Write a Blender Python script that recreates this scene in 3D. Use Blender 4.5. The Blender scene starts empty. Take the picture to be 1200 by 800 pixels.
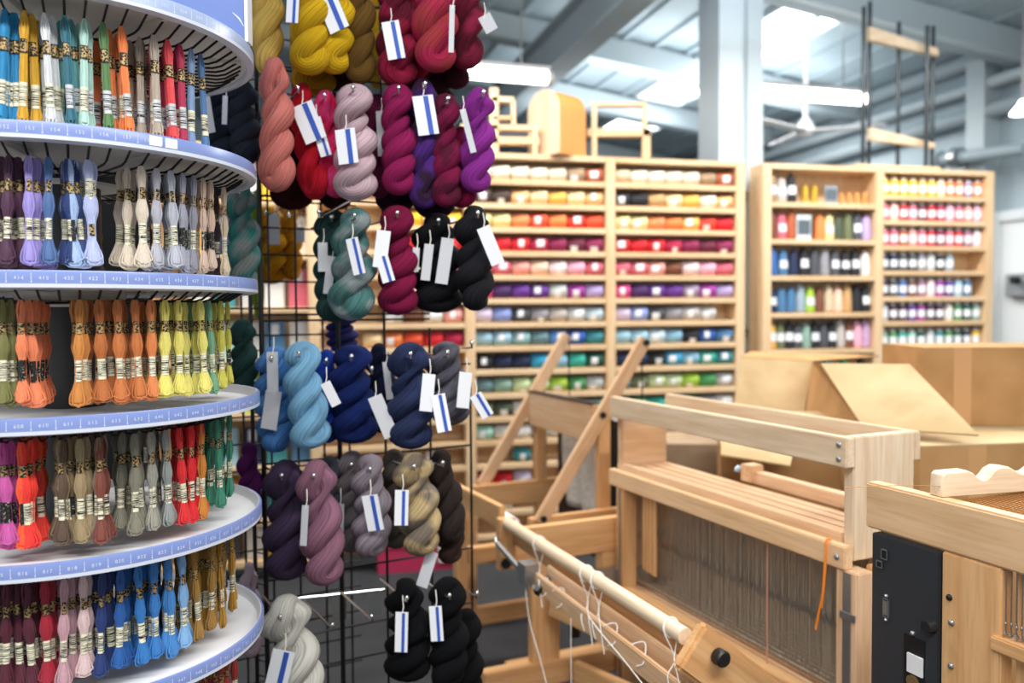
import bpy, bmesh, math, random
from math import sin, cos, pi, radians as rad
from mathutils import Vector, Matrix
SC = bpy.context.scene
COL = SC.collection
random.seed(7)

# ---------------------------------------------------------------- camera, world, lights, exposure
FPX = 950.0
PITCH, ROLL, EYE = rad(2.01), rad(-0.42), 1.40
FW = Vector((0, cos(PITCH), -sin(PITCH)))
_R0 = Vector((1, 0, 0)); _U0 = _R0.cross(FW)
RT = cos(ROLL)*_R0 + sin(ROLL)*_U0
UP = -sin(ROLL)*_R0 + cos(ROLL)*_U0
CAMP = Vector((0, 0, EYE))
cd = bpy.data.cameras.new('camera'); cam = bpy.data.objects.new('camera', cd); COL.objects.link(cam)
cd.sensor_width = 36; cd.lens = 36*FPX/1200; cd.clip_start = 0.05
cam.matrix_world = Matrix(((RT.x, UP.x, -FW.x, 0), (RT.y, UP.y, -FW.y, 0), (RT.z, UP.z, -FW.z, EYE), (0, 0, 0, 1)))
cd.dof.use_dof = True; cd.dof.focus_distance = 1.50; cd.dof.aperture_fstop = 2.2
SC.camera = cam
SC.view_settings.view_transform = 'Standard'; SC.view_settings.look = 'None'
SC.view_settings.gamma = 1; SC.view_settings.use_curve_mapping = False
SC.view_settings.exposure = 0.52
w = bpy.data.worlds.new('world'); SC.world = w; w.use_nodes = True
w.node_tree.nodes['Background'].inputs[0].default_value = (0.93, 0.96, 1.0, 1)
w.node_tree.nodes['Background'].inputs[1].default_value = 0.6

def area(name, loc, sx, sy, power, rz=0, col=(1, .97, .93), up=False):
    l = bpy.data.lights.new(name, 'AREA'); l.shape = 'RECTANGLE'; l.size = sx; l.size_y = sy
    l.energy = power*1.1; l.color = col
    o = bpy.data.objects.new(name, l); COL.objects.link(o); o.location = loc; o.rotation_euler = (pi if up else 0, 0, rz)
    if not up: area(name, (loc[0], loc[1], loc[2]-.25), sx, sy*4, power*.42, -rz, (.95, .98, 1), True)  # adds an upward fill below each tube to lighten the roof
    return o
BT = rad(16)
area('ceiling_tube_and_fill', (-0.9, -0.6, 3.2), 2.4, .35, 62, BT)
area('ceiling_tube_and_fill', (1.5, 0.2, 3.2), 2.4, .35, 62, BT)
area('ceiling_tube_and_fill', (-0.6, 3.6, 3.3), 2.4, .35, 55, BT)
area('ceiling_tube_and_fill', (2.2, 3.9, 3.3), 2.4, .35, 65, BT)
area('ceiling_tube_and_fill', (1.5, 7.6, 3.3), 2.4, .35, 80, BT)

def ray(px, py): return FW + RT*((px-600)/FPX) + UP*((400-py)/FPX)
def at(px, py, Y):
    d = ray(px, py); return CAMP + d*(Y/d.y)
def atz(px, py, z):
    d = ray(px, py); return CAMP + d*((z-EYE)/d.z)
def onplane(px, py, p0, n):
    d = ray(px, py); t = (Vector(p0)-CAMP).dot(n)/d.dot(n); return CAMP + d*t

# ---------------------------------------------------------------- materials
def lin(h):
    h = h.lstrip('#'); c = [int(h[i:i+2], 16)/255 for i in (0, 2, 4)]
    return tuple(x/12.92 if x <= .04045 else ((x+.055)/1.055)**2.4 for x in c) + (1,)
def newmat(name, col='#888888', rough=.6, metal=0, emis=None, est=0):
    m = bpy.data.materials.new(name); m.use_nodes = True
    b = m.node_tree.nodes['Principled BSDF']
    b.inputs['Base Color'].default_value = lin(col); b.inputs['Roughness'].default_value = rough
    b.inputs['Metallic'].default_value = metal
    if emis: b.inputs['Emission Color'].default_value = lin(emis); b.inputs['Emission Strength'].default_value = est
    return m
def N(m, t, **kw):
    n = m.node_tree.nodes.new(t)
    for k, v in kw.items(): setattr(n, k, v)
    return n
def L(m, a, b): m.node_tree.links.new(a, b)
def mixcol(m, fac, a, b, mode='MIX'):
    n = N(m, 'ShaderNodeMix', data_type='RGBA', blend_type=mode)
    for s, x in ((n.inputs['Factor'], fac), (n.inputs['A'], a), (n.inputs['B'], b)):
        if hasattr(x, 'links'): L(m, x, s)
        else: s.default_value = x
    return n.outputs['Result']
def ramp(m, src, stops):
    n = N(m, 'ShaderNodeValToRGB'); e = n.color_ramp.elements
    while len(e) > 1: e.remove(e[-1])
    e[0].position = stops[0][0]; e[0].color = stops[0][1]
    for p, c in stops[1:]:
        x = e.new(p); x.color = c
    L(m, src, n.inputs[0]); return n.outputs[0]
def coords(m, scale, kind='Object', rnd=True):
    tc = N(m, 'ShaderNodeTexCoord'); mp = N(m, 'ShaderNodeMapping'); mp.inputs['Scale'].default_value = scale
    L(m, tc.outputs[kind], mp.inputs['Vector'])
    if rnd:
        oi = N(m, 'ShaderNodeObjectInfo'); mm = N(m, 'ShaderNodeVectorMath', operation='SCALE')
        cb = N(m, 'ShaderNodeCombineXYZ')
        L(m, oi.outputs['Random'], cb.inputs[0]); L(m, oi.outputs['Random'], cb.inputs[1]); L(m, oi.outputs['Random'], cb.inputs[2])
        L(m, cb.outputs[0], mm.inputs[0]); mm.inputs['Scale'].default_value = 9.0
        L(m, mm.outputs[0], mp.inputs['Location'])
    return mp.outputs[0]
def noise(m, vec, scale, detail=3, dist=0):
    n = N(m, 'ShaderNodeTexNoise'); n.inputs['Scale'].default_value = scale; n.inputs['Detail'].default_value = detail
    n.inputs['Distortion'].default_value = dist; L(m, vec, n.inputs['Vector']); return n.outputs[0]
def bump(m, h, st, dist=.002):
    b = N(m, 'ShaderNodeBump'); b.inputs['Strength'].default_value = st; b.inputs['Distance'].default_value = dist
    L(m, h, b.inputs['Height']); L(m, b.outputs[0], m.node_tree.nodes['Principled BSDF'].inputs['Normal'])
def PB(m): return m.node_tree.nodes['Principled BSDF']

def wood(name, axis, c1, c2, rough=.5):
    m = newmat(name, c1, rough)
    s = [26, 26, 26]; s[axis] = 1.6
    v = coords(m, s)
    n1 = noise(m, v, 1.0, 4, .4)
    v2 = coords(m, [x*5 for x in s]); n2 = noise(m, v2, 1.0, 2)
    c = ramp(m, n1, [(.3, lin(c2)), (.62, lin(c1))])
    f = ramp(m, n2, [(.3, (.86, .84, .8, 1)), (.6, (1, 1, 1, 1))])
    oi = N(m, 'ShaderNodeObjectInfo')
    t = ramp(m, oi.outputs['Random'], [(0, (.93, .91, .88, 1)), (1, (1, 1, 1, 1))])
    c = mixcol(m, 1.0, c, f, 'MULTIPLY'); c = mixcol(m, 1.0, c, t, 'MULTIPLY')
    L(m, c, PB(m).inputs['Base Color']); bump(m, n1, .12, .001)
    return m
WOOD = [wood('birch_wood_' + 'xyz'[i], i, '#ecc9a6', '#dbae82') for i in range(3)]
WARM = [wood('warm_birch_wood_' + 'xyz'[i], i, '#e7b985', '#d4a06b') for i in range(3)]
PINE = [wood('shelf_pine_' + 'xyz'[i], i, '#efd2ab', '#e0ba8d') for i in range(3)]
HONEY = [wood('honey_birch_wood_' + 'xyz'[i], i, '#eac59b', '#dcb384') for i in range(3)]
PALE = [wood('pale_maple_' + 'xyz'[i], i, '#efd9bd', '#e0c3a0') for i in range(3)]

def card(name, c1, c2):
    m = newmat(name, c1, .85); v = coords(m, (3, 3, 3)); n = noise(m, v, 2, 4)
    L(m, ramp(m, n, [(.35, lin(c2)), (.65, lin(c1))]), PB(m).inputs['Base Color'])
    v2 = coords(m, (1, 1, 1), rnd=False)
    wv = N(m, 'ShaderNodeTexWave'); wv.inputs['Scale'].default_value = 45; L(m, v2, wv.inputs['Vector']); bump(m, wv.outputs[1], .08, .001)
    return m
CARD = card('corrugated_cardboard', '#bb8f5e', '#a97f4e')
CARDP = card('pale_cardboard', '#cbb187', '#b99d71')
BLACKP = newmat('black_plastic', '#17181a', .45)
WIRE = newmat('black_wire', '#0e0f11', .4, .3)
CHROME = newmat('chrome', '#d6d6d6', .22, 1)
STEEL = newmat('dull_steel', '#a9abac', .4, .9)
GREYM = newmat('grey_metal', '#9a9da0', .5, .2)
WHITE = newmat('white_plastic', '#e4e4e6', .35)
DISHW = newmat('white_dish', '#e9e9ec', .5)
UNDER = newmat('ivory_underside', '#d8d5cd', .6)
PAPER = newmat('white_paper', '#eef0f4', .7)
BLUEP = newmat('blue_print', '#2f56b5', .6)
INK = newmat('black_ink', '#1b1a1c', .6)
CORDW = newmat('white_cord', '#eeeae2', .8)
ORANGE = newmat('orange_yarn', '#f08a1e', .8)
CARPETM = newmat('dark_floor', '#3b3d42', .85)
v = coords(CARPETM, (1, 1, 1), rnd=False); n = noise(CARPETM, v, 3, 6)
L(CARPETM, ramp(CARPETM, n, [(.3, lin('#26282c')), (.7, lin('#35373b'))]), PB(CARPETM).inputs['Base Color'])
n = noise(CARPETM, v, 320, 2); bump(CARPETM, n, .4, .002)
WALLM = newmat('grey_blue_wall', '#a8b9c2', .7)
v = coords(WALLM, (1, 1, 1), rnd=False); L(WALLM, ramp(WALLM, noise(WALLM, v, .7, 3), [(.3, lin('#9fb1bb')), (.7, lin('#b3c2ca'))]), PB(WALLM).inputs['Base Color'])
ROOFM = newmat('grey_roof_sheet', '#9fb0b8', .55)
v = coords(ROOFM, (1, 1, 1), rnd=False)
L(ROOFM, ramp(ROOFM, noise(ROOFM, v, 1.3, 4), [(.3, lin('#93a4ac')), (.7, lin('#aebec5'))]), PB(ROOFM).inputs['Base Color'])
BEAMM = newmat('dark_grey_beam', '#9ba9b0', .6)
BEAML = newmat('pale_grey_beam', '#b9c6cc', .5)
PILM = newmat('galvanised_pillar', '#c6d2d9', .35, .0)
LAMP = newmat('lamp_glow', '#ffffff', .5, 0, '#fffdf6', 6)
SKYL = newmat('skylight_glow', '#ffffff', .5, 0, '#f4fbff', 4)

# object-coloured fibres
def oc(m): return N(m, 'ShaderNodeObjectInfo').outputs['Color']
FLOSS = newmat('cotton_floss', '#ffffff', .62)
v = coords(FLOSS, (900, 900, 60)); n = noise(FLOSS, v, 1, 2)
L(FLOSS, mixcol(FLOSS, 1.0, oc(FLOSS), ramp(FLOSS, n, [(.25, (.72, .72, .72, 1)), (.6, (1, 1, 1, 1))]), 'MULTIPLY'), PB(FLOSS).inputs['Base Color'])
PB(FLOSS).inputs['Sheen Weight'].default_value = .15
bump(FLOSS, n, .35, .0006)
# hank yarn: UV u runs round the ply, v along it
def hankmat(name, c2=None):
    m = newmat(name, '#ffffff', .85)
    tc = N(m, 'ShaderNodeTexCoord'); mp = N(m, 'ShaderNodeMapping'); mp.inputs['Scale'].default_value = (58, 7, 1)
    L(m, tc.outputs['UV'], mp.inputs['Vector']); n = noise(m, mp.outputs[0], 1, 3, .25)
    base = oc(m)
    if c2:
        vv = coords(m, (1, 1, 1)); nn = noise(m, vv, 16, 1)
        base = mixcol(m, ramp(m, nn, [(.42, (0, 0, 0, 1)), (.58, (1, 1, 1, 1))]), base, lin(c2))
    c = mixcol(m, 1.0, base, ramp(m, n, [(.3, (.5, .5, .5, 1)), (.6, (1, 1, 1, 1))]), 'MULTIPLY')
    L(m, c, PB(m).inputs['Base Color']); PB(m).inputs['Roughness'].default_value = .95; PB(m).inputs['Specular IOR Level'].default_value = .15
    bump(m, n, .8, .004); return m
HANK = hankmat('hank_yarn')
_hm = {}
def hank2(c2):
    if c2 not in _hm: _hm[c2] = hankmat('hank_yarn_variegated', c2)
    return _hm[c2]
CONEM = newmat('cone_yarn', '#ffffff', .75)
v = coords(CONEM, (14, 14, 380)); n = noise(CONEM, v, 1, 2)
L(CONEM, mixcol(CONEM, 1.0, oc(CONEM), ramp(CONEM, n, [(.3, (.78, .78, .78, 1)), (.6, (1, 1, 1, 1))]), 'MULTIPLY'), PB(CONEM).inputs['Base Color']); bump(CONEM, n, .3, .001)
OBJC = newmat('dyed_card', '#ffffff', .6); L(OBJC, oc(OBJC), PB(OBJC).inputs['Base Color'])
# brand band: gold paper with black ornament, and barcode paper
GOLD = newmat('gold_band_paper', '#c9ab77', .4, .25)
v = coords(GOLD, (1, 1, 1), rnd=False)
sx = N(GOLD, 'ShaderNodeSeparateXYZ'); L(GOLD, v, sx.inputs[0])
v2 = coords(GOLD, (230, 60, 300)); vo = N(GOLD, 'ShaderNodeTexVoronoi'); vo.inputs['Scale'].default_value = 1.0; L(GOLD, v2, vo.inputs['Vector'])
orn = ramp(GOLD, vo.outputs['Distance'], [(.47, lin('#17130f')), (.56, lin('#b99c68'))])
mr = N(GOLD, 'ShaderNodeMath', operation='ABSOLUTE'); L(GOLD, sx.outputs[2], mr.inputs[0])
edge = N(GOLD, 'ShaderNodeMath', operation='GREATER_THAN'); L(GOLD, mr.outputs[0], edge.inputs[0]); edge.inputs[1].default_value = .0092
L(GOLD, mixcol(GOLD, edge.outputs[0], orn, lin('#17130f')), PB(GOLD).inputs['Base Color'])
def barcode(name, paper):
    m = newmat(name, paper, .55); v = coords(m, (30, 5, 1100)); n = noise(m, v, 1, 0)
    bars = ramp(m, n, [(.47, lin('#2b2a28')), (.50, lin(paper))])
    v = coords(m, (1, 1, 1), rnd=False); s = N(m, 'ShaderNodeSeparateXYZ'); L(m, v, s.inputs[0])
    a = N(m, 'ShaderNodeMath', operation='ABSOLUTE'); L(m, s.outputs[2], a.inputs[0])
    g = N(m, 'ShaderNodeMath', operation='GREATER_THAN'); L(m, a.outputs[0], g.inputs[0]); g.inputs[1].default_value = .014
    L(m, mixcol(m, g.outputs[0], bars, lin(paper)), PB(m).inputs['Base Color']); return m
BARC = barcode('barcode_paper', '#e6e2c6')
BARS = barcode('silver_barcode_paper', '#c9ccd0')
BKLB = newmat('black_label_paper', '#141414', .4)
v = coords(BKLB, (260, 40, 420)); n = noise(BKLB, v, 1, 1); L(BKLB, ramp(BKLB, n, [(.62, lin('#141414')), (.68, lin('#b9b5a5'))]), PB(BKLB).inputs['Base Color'])
RIM = newmat('periwinkle_label_rail', '#7d90c8', .3)
RIMC = newmat('translucent_rail_edge', '#d5dbe8', .3)
MESHM = newmat('reed_wire', '#c08a50', .4, .5)
HEDD = newmat('heddle_wire', '#b5ac9d', .4, .3)

# ---------------------------------------------------------------- mesh helpers
class MB:
    def __init__(s): s.v = []; s.f = []; s.m = []; s.uv = []
    def add(s, vs, fs, mi=0, uvs=None):
        b = len(s.v); s.v += [tuple(x) for x in vs]
        for i, f in enumerate(fs):
            s.f.append(tuple(b+k for k in f)); s.m.append(mi); s.uv.append(uvs[i] if uvs else None)
    def box(s, a, b, mi=0):
        x0, y0, z0 = a; x1, y1, z1 = b
        s.add([(x0,y0,z0),(x1,y0,z0),(x1,y1,z0),(x0,y1,z0),(x0,y0,z1),(x1,y0,z1),(x1,y1,z1),(x0,y1,z1)],
              [(0,3,2,1),(4,5,6,7),(0,1,5,4),(1,2,6,5),(2,3,7,6),(3,0,4,7)], mi)
    def bar(s, p, q, w_, h_, up=(0, 0, 1), mi=0):
        p, q = Vector(p), Vector(q); d = (q-p).normalized(); up = Vector(up)
        sd = d.cross(up); sd = sd.normalized() if sd.length > 1e-4 else Vector((1, 0, 0)); u2 = sd.cross(d)
        vs = [c+sd*i*w_/2+u2*j*h_/2 for c in (p, q) for i, j in ((-1,-1),(1,-1),(1,1),(-1,1))]
        s.add(vs, [(0,1,2,3),(7,6,5,4),(0,4,5,1),(1,5,6,2),(2,6,7,3),(3,7,4,0)], mi)
    def tube(s, path, r, seg=8, closed=False, mi=0, ry=None, uv=False):
        P = [Vector(x) for x in path]; n = len(P); vs = []
        rr = r if hasattr(r, '__len__') else [r]*n
        prev = None
        for i in range(n):
            t = (P[(i+1) % n]-P[i-1]) if closed else (P[min(i+1, n-1)]-P[max(i-1, 0)])
            t.normalize()
            if prev is None:
                a = Vector((0, 0, 1)) if abs(t.z) < .9 else Vector((0, 1, 0)); nn = t.cross(a).normalized()
            else:
                nn = (prev - t*prev.dot(t)).normalized()
            prev = nn; bb = t.cross(nn)
            for k in range(seg):
                a = 2*pi*k/seg; vs.append(P[i]+nn*cos(a)*rr[i]+bb*sin(a)*rr[i])
        fs = []; uvs = []
        for i in range(n if closed else n-1):
            j = (i+1) % n; off = 0
            if closed and j == 0:   # match frames at the seam
                best = min(range(seg), key=lambda o: (vs[o]-vs[i*seg]-(P[0]-P[i])).length); off = best
            for k in range(seg):
                k2 = (k+1) % seg
                fs.append((i*seg+k, i*seg+k2, j*seg+(k2+off) % seg, j*seg+(k+off) % seg))
                uvs.append(((k/seg, i/n), ((k+1)/seg, i/n), ((k+1)/seg, (i+1)/n), (k/seg, (i+1)/n)))
        if not closed:
            fs.append(tuple(range(seg))[::-1]); fs.append(tuple((n-1)*seg+k for k in range(seg))); uvs += [None, None]
        s.add(vs, fs, mi, uvs if uv else None)
    def lathe(s, prof, seg=24, c=(0, 0, 0), mi=0, a0=0, a1=2*pi, sxy=(1, 1)):
        full = abs(a1-a0-2*pi) < 1e-6; m_ = seg if full else seg+1; vs = []
        for r_, z in prof:
            for k in range(m_):
                a = a0+(a1-a0)*k/seg; vs.append((c[0]+r_*cos(a)*sxy[0], c[1]+r_*sin(a)*sxy[1], c[2]+z))
        fs = []
        for i in range(len(prof)-1):
            for k in range(seg):
                k2 = (k+1) % m_ if full else k+1
                fs.append((i*m_+k, i*m_+k2, (i+1)*m_+k2, (i+1)*m_+k))
        s.add(vs, fs, mi)
    def mesh(s, name, mats, smooth=True):
        me = bpy.data.meshes.new(name); me.from_pydata(s.v, [], s.f)
        for m_ in (mats if isinstance(mats, (list, tuple)) else [mats]): me.materials.append(m_)
        for p, mi in zip(me.polygons, s.m): p.material_index = mi; p.use_smooth = smooth
        if any(u for u in s.uv):
            ul = me.uv_layers.new(name='UVMap')
            for p, u in zip(me.polygons, s.uv):
                if u:
                    for li, c in zip(p.loop_indices, u): ul.data[li].uv = c
        if smooth: 
            try: me.set_sharp_from_angle(angle=rad(38))
            except Exception: pass
        me.update(); return me
def link(name, me, parent=None, loc=None, rot=None):
    o = bpy.data.objects.new(name, me); COL.objects.link(o)
    if parent: o.parent = parent
    if loc is not None: o.location = loc
    if rot is not None: o.rotation_euler = rot
    return o
def build(mb, name, mats, parent=None, smooth=True, loc=None, rot=None): return link(name, mb.mesh(name, mats, smooth), parent, loc, rot)
def tag(o, label=None, cat=None, group=None, kind=None):
    if label: o['label'] = label
    if cat: o['category'] = cat
    if group: o['group'] = group
    if kind: o['kind'] = kind
    return o
def thing(name, label, cat, loc=(0, 0, 0), rz=0, group=None):
    o = bpy.data.objects.new(name, None); COL.objects.link(o); o.location = loc; o.rotation_euler = (0, 0, rz)
    o.empty_display_size = .05
    return tag(o, label, cat, group)
_bm_cache = {}
def board(name, parent, a, b, mats=WOOD, bev=.003, label=None):
    """axis-aligned plank in the parent's frame, grain along its longest side"""
    a, b = Vector(a), Vector(b); c = (a+b)/2; d = b-a; d = Vector((abs(d.x), abs(d.y), abs(d.z)))
    ax = max(range(3), key=lambda i: d[i])
    bm = bmesh.new(); bmesh.ops.create_cube(bm, size=1); bmesh.ops.scale(bm, vec=d, verts=bm.verts)
    if bev: bmesh.ops.bevel(bm, geom=bm.edges[:], offset=min(bev, min(d)*.3), segments=2, affect='EDGES')
    me = bpy.data.meshes.new(name); bm.to_mesh(me); bm.free()
    me.materials.append(mats[ax] if isinstance(mats, list) else mats)
    for p in me.polygons: p.use_smooth = True
    try: me.set_sharp_from_angle(angle=rad(60))
    except Exception: pass
    o = link(name, me, parent, c)
    if label: o['label'] = label
    return o
def beam(name, parent, p, q, w_, h_, mats=WOOD, up=(0, 0, 1), bev=.003, label=None):
    """oriented plank between two points (local x along it)"""
    p, q = Vector(p), Vector(q); d = q-p; ln = d.length; d.normalize()
    sd = Vector(up).cross(d)
    if sd.length < 1e-4: sd = Vector((0, 1, 0))
    sd.normalize(); u2 = d.cross(sd)
    o = board(name, parent, (-ln/2, -w_/2, -h_/2), (ln/2, w_/2, h_/2), mats, bev, label)
    c = (p+q)/2
    o.matrix_local = Matrix(((d.x, sd.x, u2.x, c.x), (d.y, sd.y, u2.y, c.y), (d.z, sd.z, u2.z, c.z), (0, 0, 0, 1)))
    return o
def rod(name, parent, p, q, r, mat, seg=14, label=None):
    m = MB(); m.tube([p, q], r, seg); o = build(m, name, mat, parent)
    if label: o['label'] = label
    return o
def bolt(parent, p, ax, r=.007, mat=STEEL, name='bolt'):
    m = MB(); p = Vector(p); ax = Vector(ax).normalized()
    m.tube([p, p+ax*.002, p+ax*.004, p+ax*.0055], [r, r, r*.8, r*.35], 12); return build(m, name, mat, parent)
ORD = ['', 'first', 'second', 'third', 'fourth', 'fifth', 'sixth', 'seventh', 'eighth', 'ninth', 'tenth', 'eleventh', 'twelfth', 'thirteenth', 'fourteenth', 'fifteenth', 'sixteenth', 'seventeenth', 'eighteenth', 'nineteenth', 'twentieth', 'twenty-first']

# ================================================================ SETTING
bx_ = Vector((cos(BT), sin(BT), 0)); by_ = Vector((-sin(BT), cos(BT), 0))
def B(x, y, z=0): return bx_*x + by_*y + Vector((0, 0, z))
def structure(mb, name, mats, smooth=False):
    o = build(mb, name, mats, None, smooth); o.rotation_euler = (0, 0, BT); o['kind'] = 'structure'; return o
WX, BY = 5.56, 13.2
def rz_(x): return 3.5 + .13*(WX-x)
m = MB(); m.box((-9, -5, -.1), (WX+.3, BY+.3, 0)); structure(m, 'floor', CARPETM)
m = MB(); m.box((WX, -5, 0), (WX+.2, BY, 3.62)); structure(m, 'wall_right', WALLM)
m = MB(); m.box((-9, BY, 0), (WX+.2, BY+.2, 5.5)); structure(m, 'wall_back', WALLM)
m = MB()
n_ = 60
prof = []
m.add([(-9, -5, rz_(-9)), (WX+.2, -5, rz_(WX+.2)), (WX+.2, BY+.2, rz_(WX+.2)), (-9, BY+.2, rz_(-9)),
       (-9, -5, rz_(-9)+.1), (WX+.2, -5, rz_(WX+.2)+.1), (WX+.2, BY+.2, rz_(WX+.2)+.1), (-9, BY+.2, rz_(-9)+.1)],
      [(0,1,2,3),(7,6,5,4),(0,4,5,1),(1,5,6,2),(2,6,7,3),(3,7,4,0)])
for i in range(46):   # standing ribs of the roof sheet
    x = -8.8+i*.31
    m.bar((x, -5, rz_(x)-.012), (x, BY, rz_(x)-.012), .05, .03)
structure(m, 'ceiling', ROOFM)
def roofhit(px, py):
    nrm = (bx_*.13 + Vector((0, 0, 1))).normalized()
    p = onplane(px, py, B(WX, 0, 3.5), nrm); return p.dot(bx_), p.dot(by_), p.z
# purlins
k = 0
_, y1, _ = roofhit(740, 50); _, y2, _ = roofhit(740, 112)
for yy in (y1-1.9, y1-.05, y2, y2+2.0):
    m = MB(); m.bar((-9, yy, rz_(-9)-.14), (WX, yy, rz_(WX)-.14), .09, .2); k += 1
    structure(m, 'trim_%d' % k, BEAML)
    m = MB(); m.bar((-9, yy+.08, rz_(-9)-.22), (WX, yy+.08, rz_(WX)-.22), .1, .05); k += 1
    structure(m, 'trim_%d' % k, BEAMM)
xr, _, _ = roofhit(612, 40)
for xx in (xr, xr+5.2):
    m = MB()
    for dz, hh, ww in ((-.28, .02, .2), (-.44, .32, .03), (-.6, .03, .2)):
        m.bar((xx, -5, rz_(xx)+dz), (xx, BY, rz_(xx)+dz), ww, hh)
    k += 1; structure(m, 'trim_%d' % k, BEAMM)
# eave gutters on the right wall
for z, r_, mt in ((3.42, .07, BEAMM), (3.2, .05, BEAML), (2.98, .06, BEAMM)):
    m = MB(); m.tube([(WX-.1, -4, z), (WX-.1, BY-.05, z)], r_, 10); k += 1; structure(m, 'trim_%d' % k, mt, True)
m = MB()
for yy in (5.2, 8.4, 11.2): m.box((WX-.16, yy, 0), (WX, yy+.18, 3.45))
k += 1; structure(m, 'trim_%d' % k, BEAML)
# skylights
def skylight(pts, lab):
    a = roofhit(*pts[0]); b = roofhit(*pts[1]); wd = pts[2]
    x0, yA, yB = (a[0]+b[0])/2, min(a[1], b[1]), max(a[1], b[1])
    m = MB(); m.add([(x0, yA, rz_(x0)-.03), (x0+wd, yA, rz_(x0+wd)-.03), (x0+wd, yB, rz_(x0+wd)-.03), (x0, yB, rz_(x0)-.03)], [(0,1,2,3)])
    t = MB()
    for q in ((x0, yA, x0, yB), (x0+wd, yA, x0+wd, yB), (x0, yA, x0+wd, yA), (x0, yB, x0+wd, yB)):
        t.bar((q[0], q[1], rz_(q[0])-.03), (q[2], q[3], rz_(q[2])-.03), .03, .05)
    e = thing('skylight', lab, 'skylight', (0, 0, 0), BT)
    build(m, 'glowing_panel', SKYL, e, False); build(t, 'frame', BEAML, e, False)
skylight(((755, 110), (920, -14), .52), 'wide bright roof skylight strip beside the steel pillar, in front of the purlin')
skylight(((799, 112), (973, -8), .2), 'narrow bright skylight strip right of the wide one, crossing behind the pillar')
skylight(((706, 147), (732, 126), .42), 'far short skylight panel above the wooden frame on the shelf top')
skylight(((755, 147), (784, 126), .18), 'far narrow skylight sliver just right of the far short panel')
# door on right wall
def wallhit(px, py):
    p = onplane(px, py, B(WX-.02, 0, 0), bx_); return p.dot(by_), p.z
yd, zd = wallhit(1165, 250)
e = bpy.data.objects.new('door_1', None); COL.objects.link(e); e.rotation_euler = (0, 0, BT); e['kind'] = 'structure'
DOORM = newmat('white_door_paint', '#eef1f2', .4); DFR = newmat('white_frame_paint', '#dfe4e6', .4)
board('door_leaf', e, (WX-.04, yd-1.12, 0.01), (WX-.001, yd-.09, zd-.08), DOORM)
board('door_frame', e, (WX-.07, yd-.09, 0), (WX-.001, yd, zd), DFR)
board('door_frame', e, (WX-.07, yd-1.3, zd-.08), (WX-.001, yd-.09, zd), DFR)
board('door_frame', e, (WX-.07, yd-1.3, 0), (WX-.001, yd-1.12, zd-.08), DFR)
ya, za = wallhit(1176, 322); yb, zb = wallhit(1200, 357)
board('lock_box', e, (WX-.10, ya-.62, za-.18), (WX-.04, ya-.08, za-.0), GREYM, .01, 'grey metal lock box')
rod('handle', e, (WX-.15, ya-.2, za-.05), (WX-.1, ya-.2, za-.05), .03, BLACKP)
# pillar
P0 = at(833, 200, 5.10); P1 = at(894, 200, 5.10)
pc = (P0+P1)/2; wdt = (P1-P0).length
e = thing('steel_pillar', 'tall square galvanised steel pillar between the two shelf units', 'pillar', (pc.x, pc.y+.19, 0), rad(13))
m = MB()
hw = wdt*.44
m.box((-hw, -hw, 0), (hw*.25, hw, 3.9)); build(m, 'column', PILM, e, False)
m = MB(); m.box((hw*.25, -hw-.03, 0), (hw, hw, 3.9)); build(m, 'corner_channel', BEAML, e, False)
for z in (2.13, 1.27):
    m = MB(); m.box((-hw-.01, -hw-.045, z-.02), (hw+.06, -hw-.03, z+.02)); build(m, 'strap', STEEL, e, False)
# fluorescent lamps
def tube_lamp(p, q, lab):
    e = thing('fluorescent_lamp', lab, 'lamp')
    mid = (p+q)/2
    m = MB(); m.tube([p, q], .042, 14); build(m, 'tube', LAMP, e)
    m = MB(); m.bar(p+Vector((0, 0, .06)), q+Vector((0, 0, .06)), .06, .03); build(m, 'housing', WHITE, e, False)
    for s in (.15, .85):
        c = p.lerp(q, s); m = MB(); m.tube([c+Vector((0, 0, .06)), Vector((c.x, c.y, rz_(c.dot(bx_))-.03))], .006, 6); build(m, 'suspension_wire', STEEL, e)
    for c in (p, q): 
        m = MB(); d = (q-p).normalized()*.02; m.tube([c-d, c+d], .045, 14); build(m, 'end_cap', WHITE, e)
q = at(644, 92, 5.6); tube_lamp(q-bx_*1.35, q, 'long white fluorescent lamp hanging left, beside the dark red hanks')
q = at(1015, 117, 6.3); tube_lamp(q-bx_*1.4, q, 'long white fluorescent lamp hanging right of the steel pillar')

# ceiling fan, pendant, duct
c = at(944, 152, 6.6)
e = thing('ceiling_fan', 'pale ceiling fan on a long rod above the right shelves', 'ceiling fan', c)
top = rz_(c.dot(bx_))-c.z-.03
rod('rod', e, (0, 0, .05), (0, 0, top), .018, WHITE)
m = MB(); m.lathe([(.001, .1), (.03, .09), (.07, .02), (.08, -.02), (.05, -.05), (.001, -.055)], 20); build(m, 'motor', WHITE, e)
m = MB(); m.lathe([(.001, top), (.06, top-.01), (.05, top-.08), (.018, top-.1)], 16); build(m, 'canopy', WHITE, e)
for a in (95, 215, -12):
    a = rad(a); d = Vector((cos(a), sin(a), 0)); m = MB(); m.bar(d*.06+Vector((0, 0, -.01)), d*.6+Vector((0, 0, .0)), .11, .012)
    build(m, 'blade', WHITE, e, False)
c = at(1198, 128, 5.5)
e = thing('pendant_lamp', 'small white pendant lamp on a cord at right edge', 'lamp', c)
rod('cord', e, (0, 0, .04), (0, 0, rz_(c.dot(bx_))-c.z), .008, GREYM, 8)
m = MB(); m.lathe([(.015, .06), (.03, .03), (.07, -.02), (.075, -.03), (.06, -.03), (.001, .0)], 20); build(m, 'shade', LAMP, e)
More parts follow.
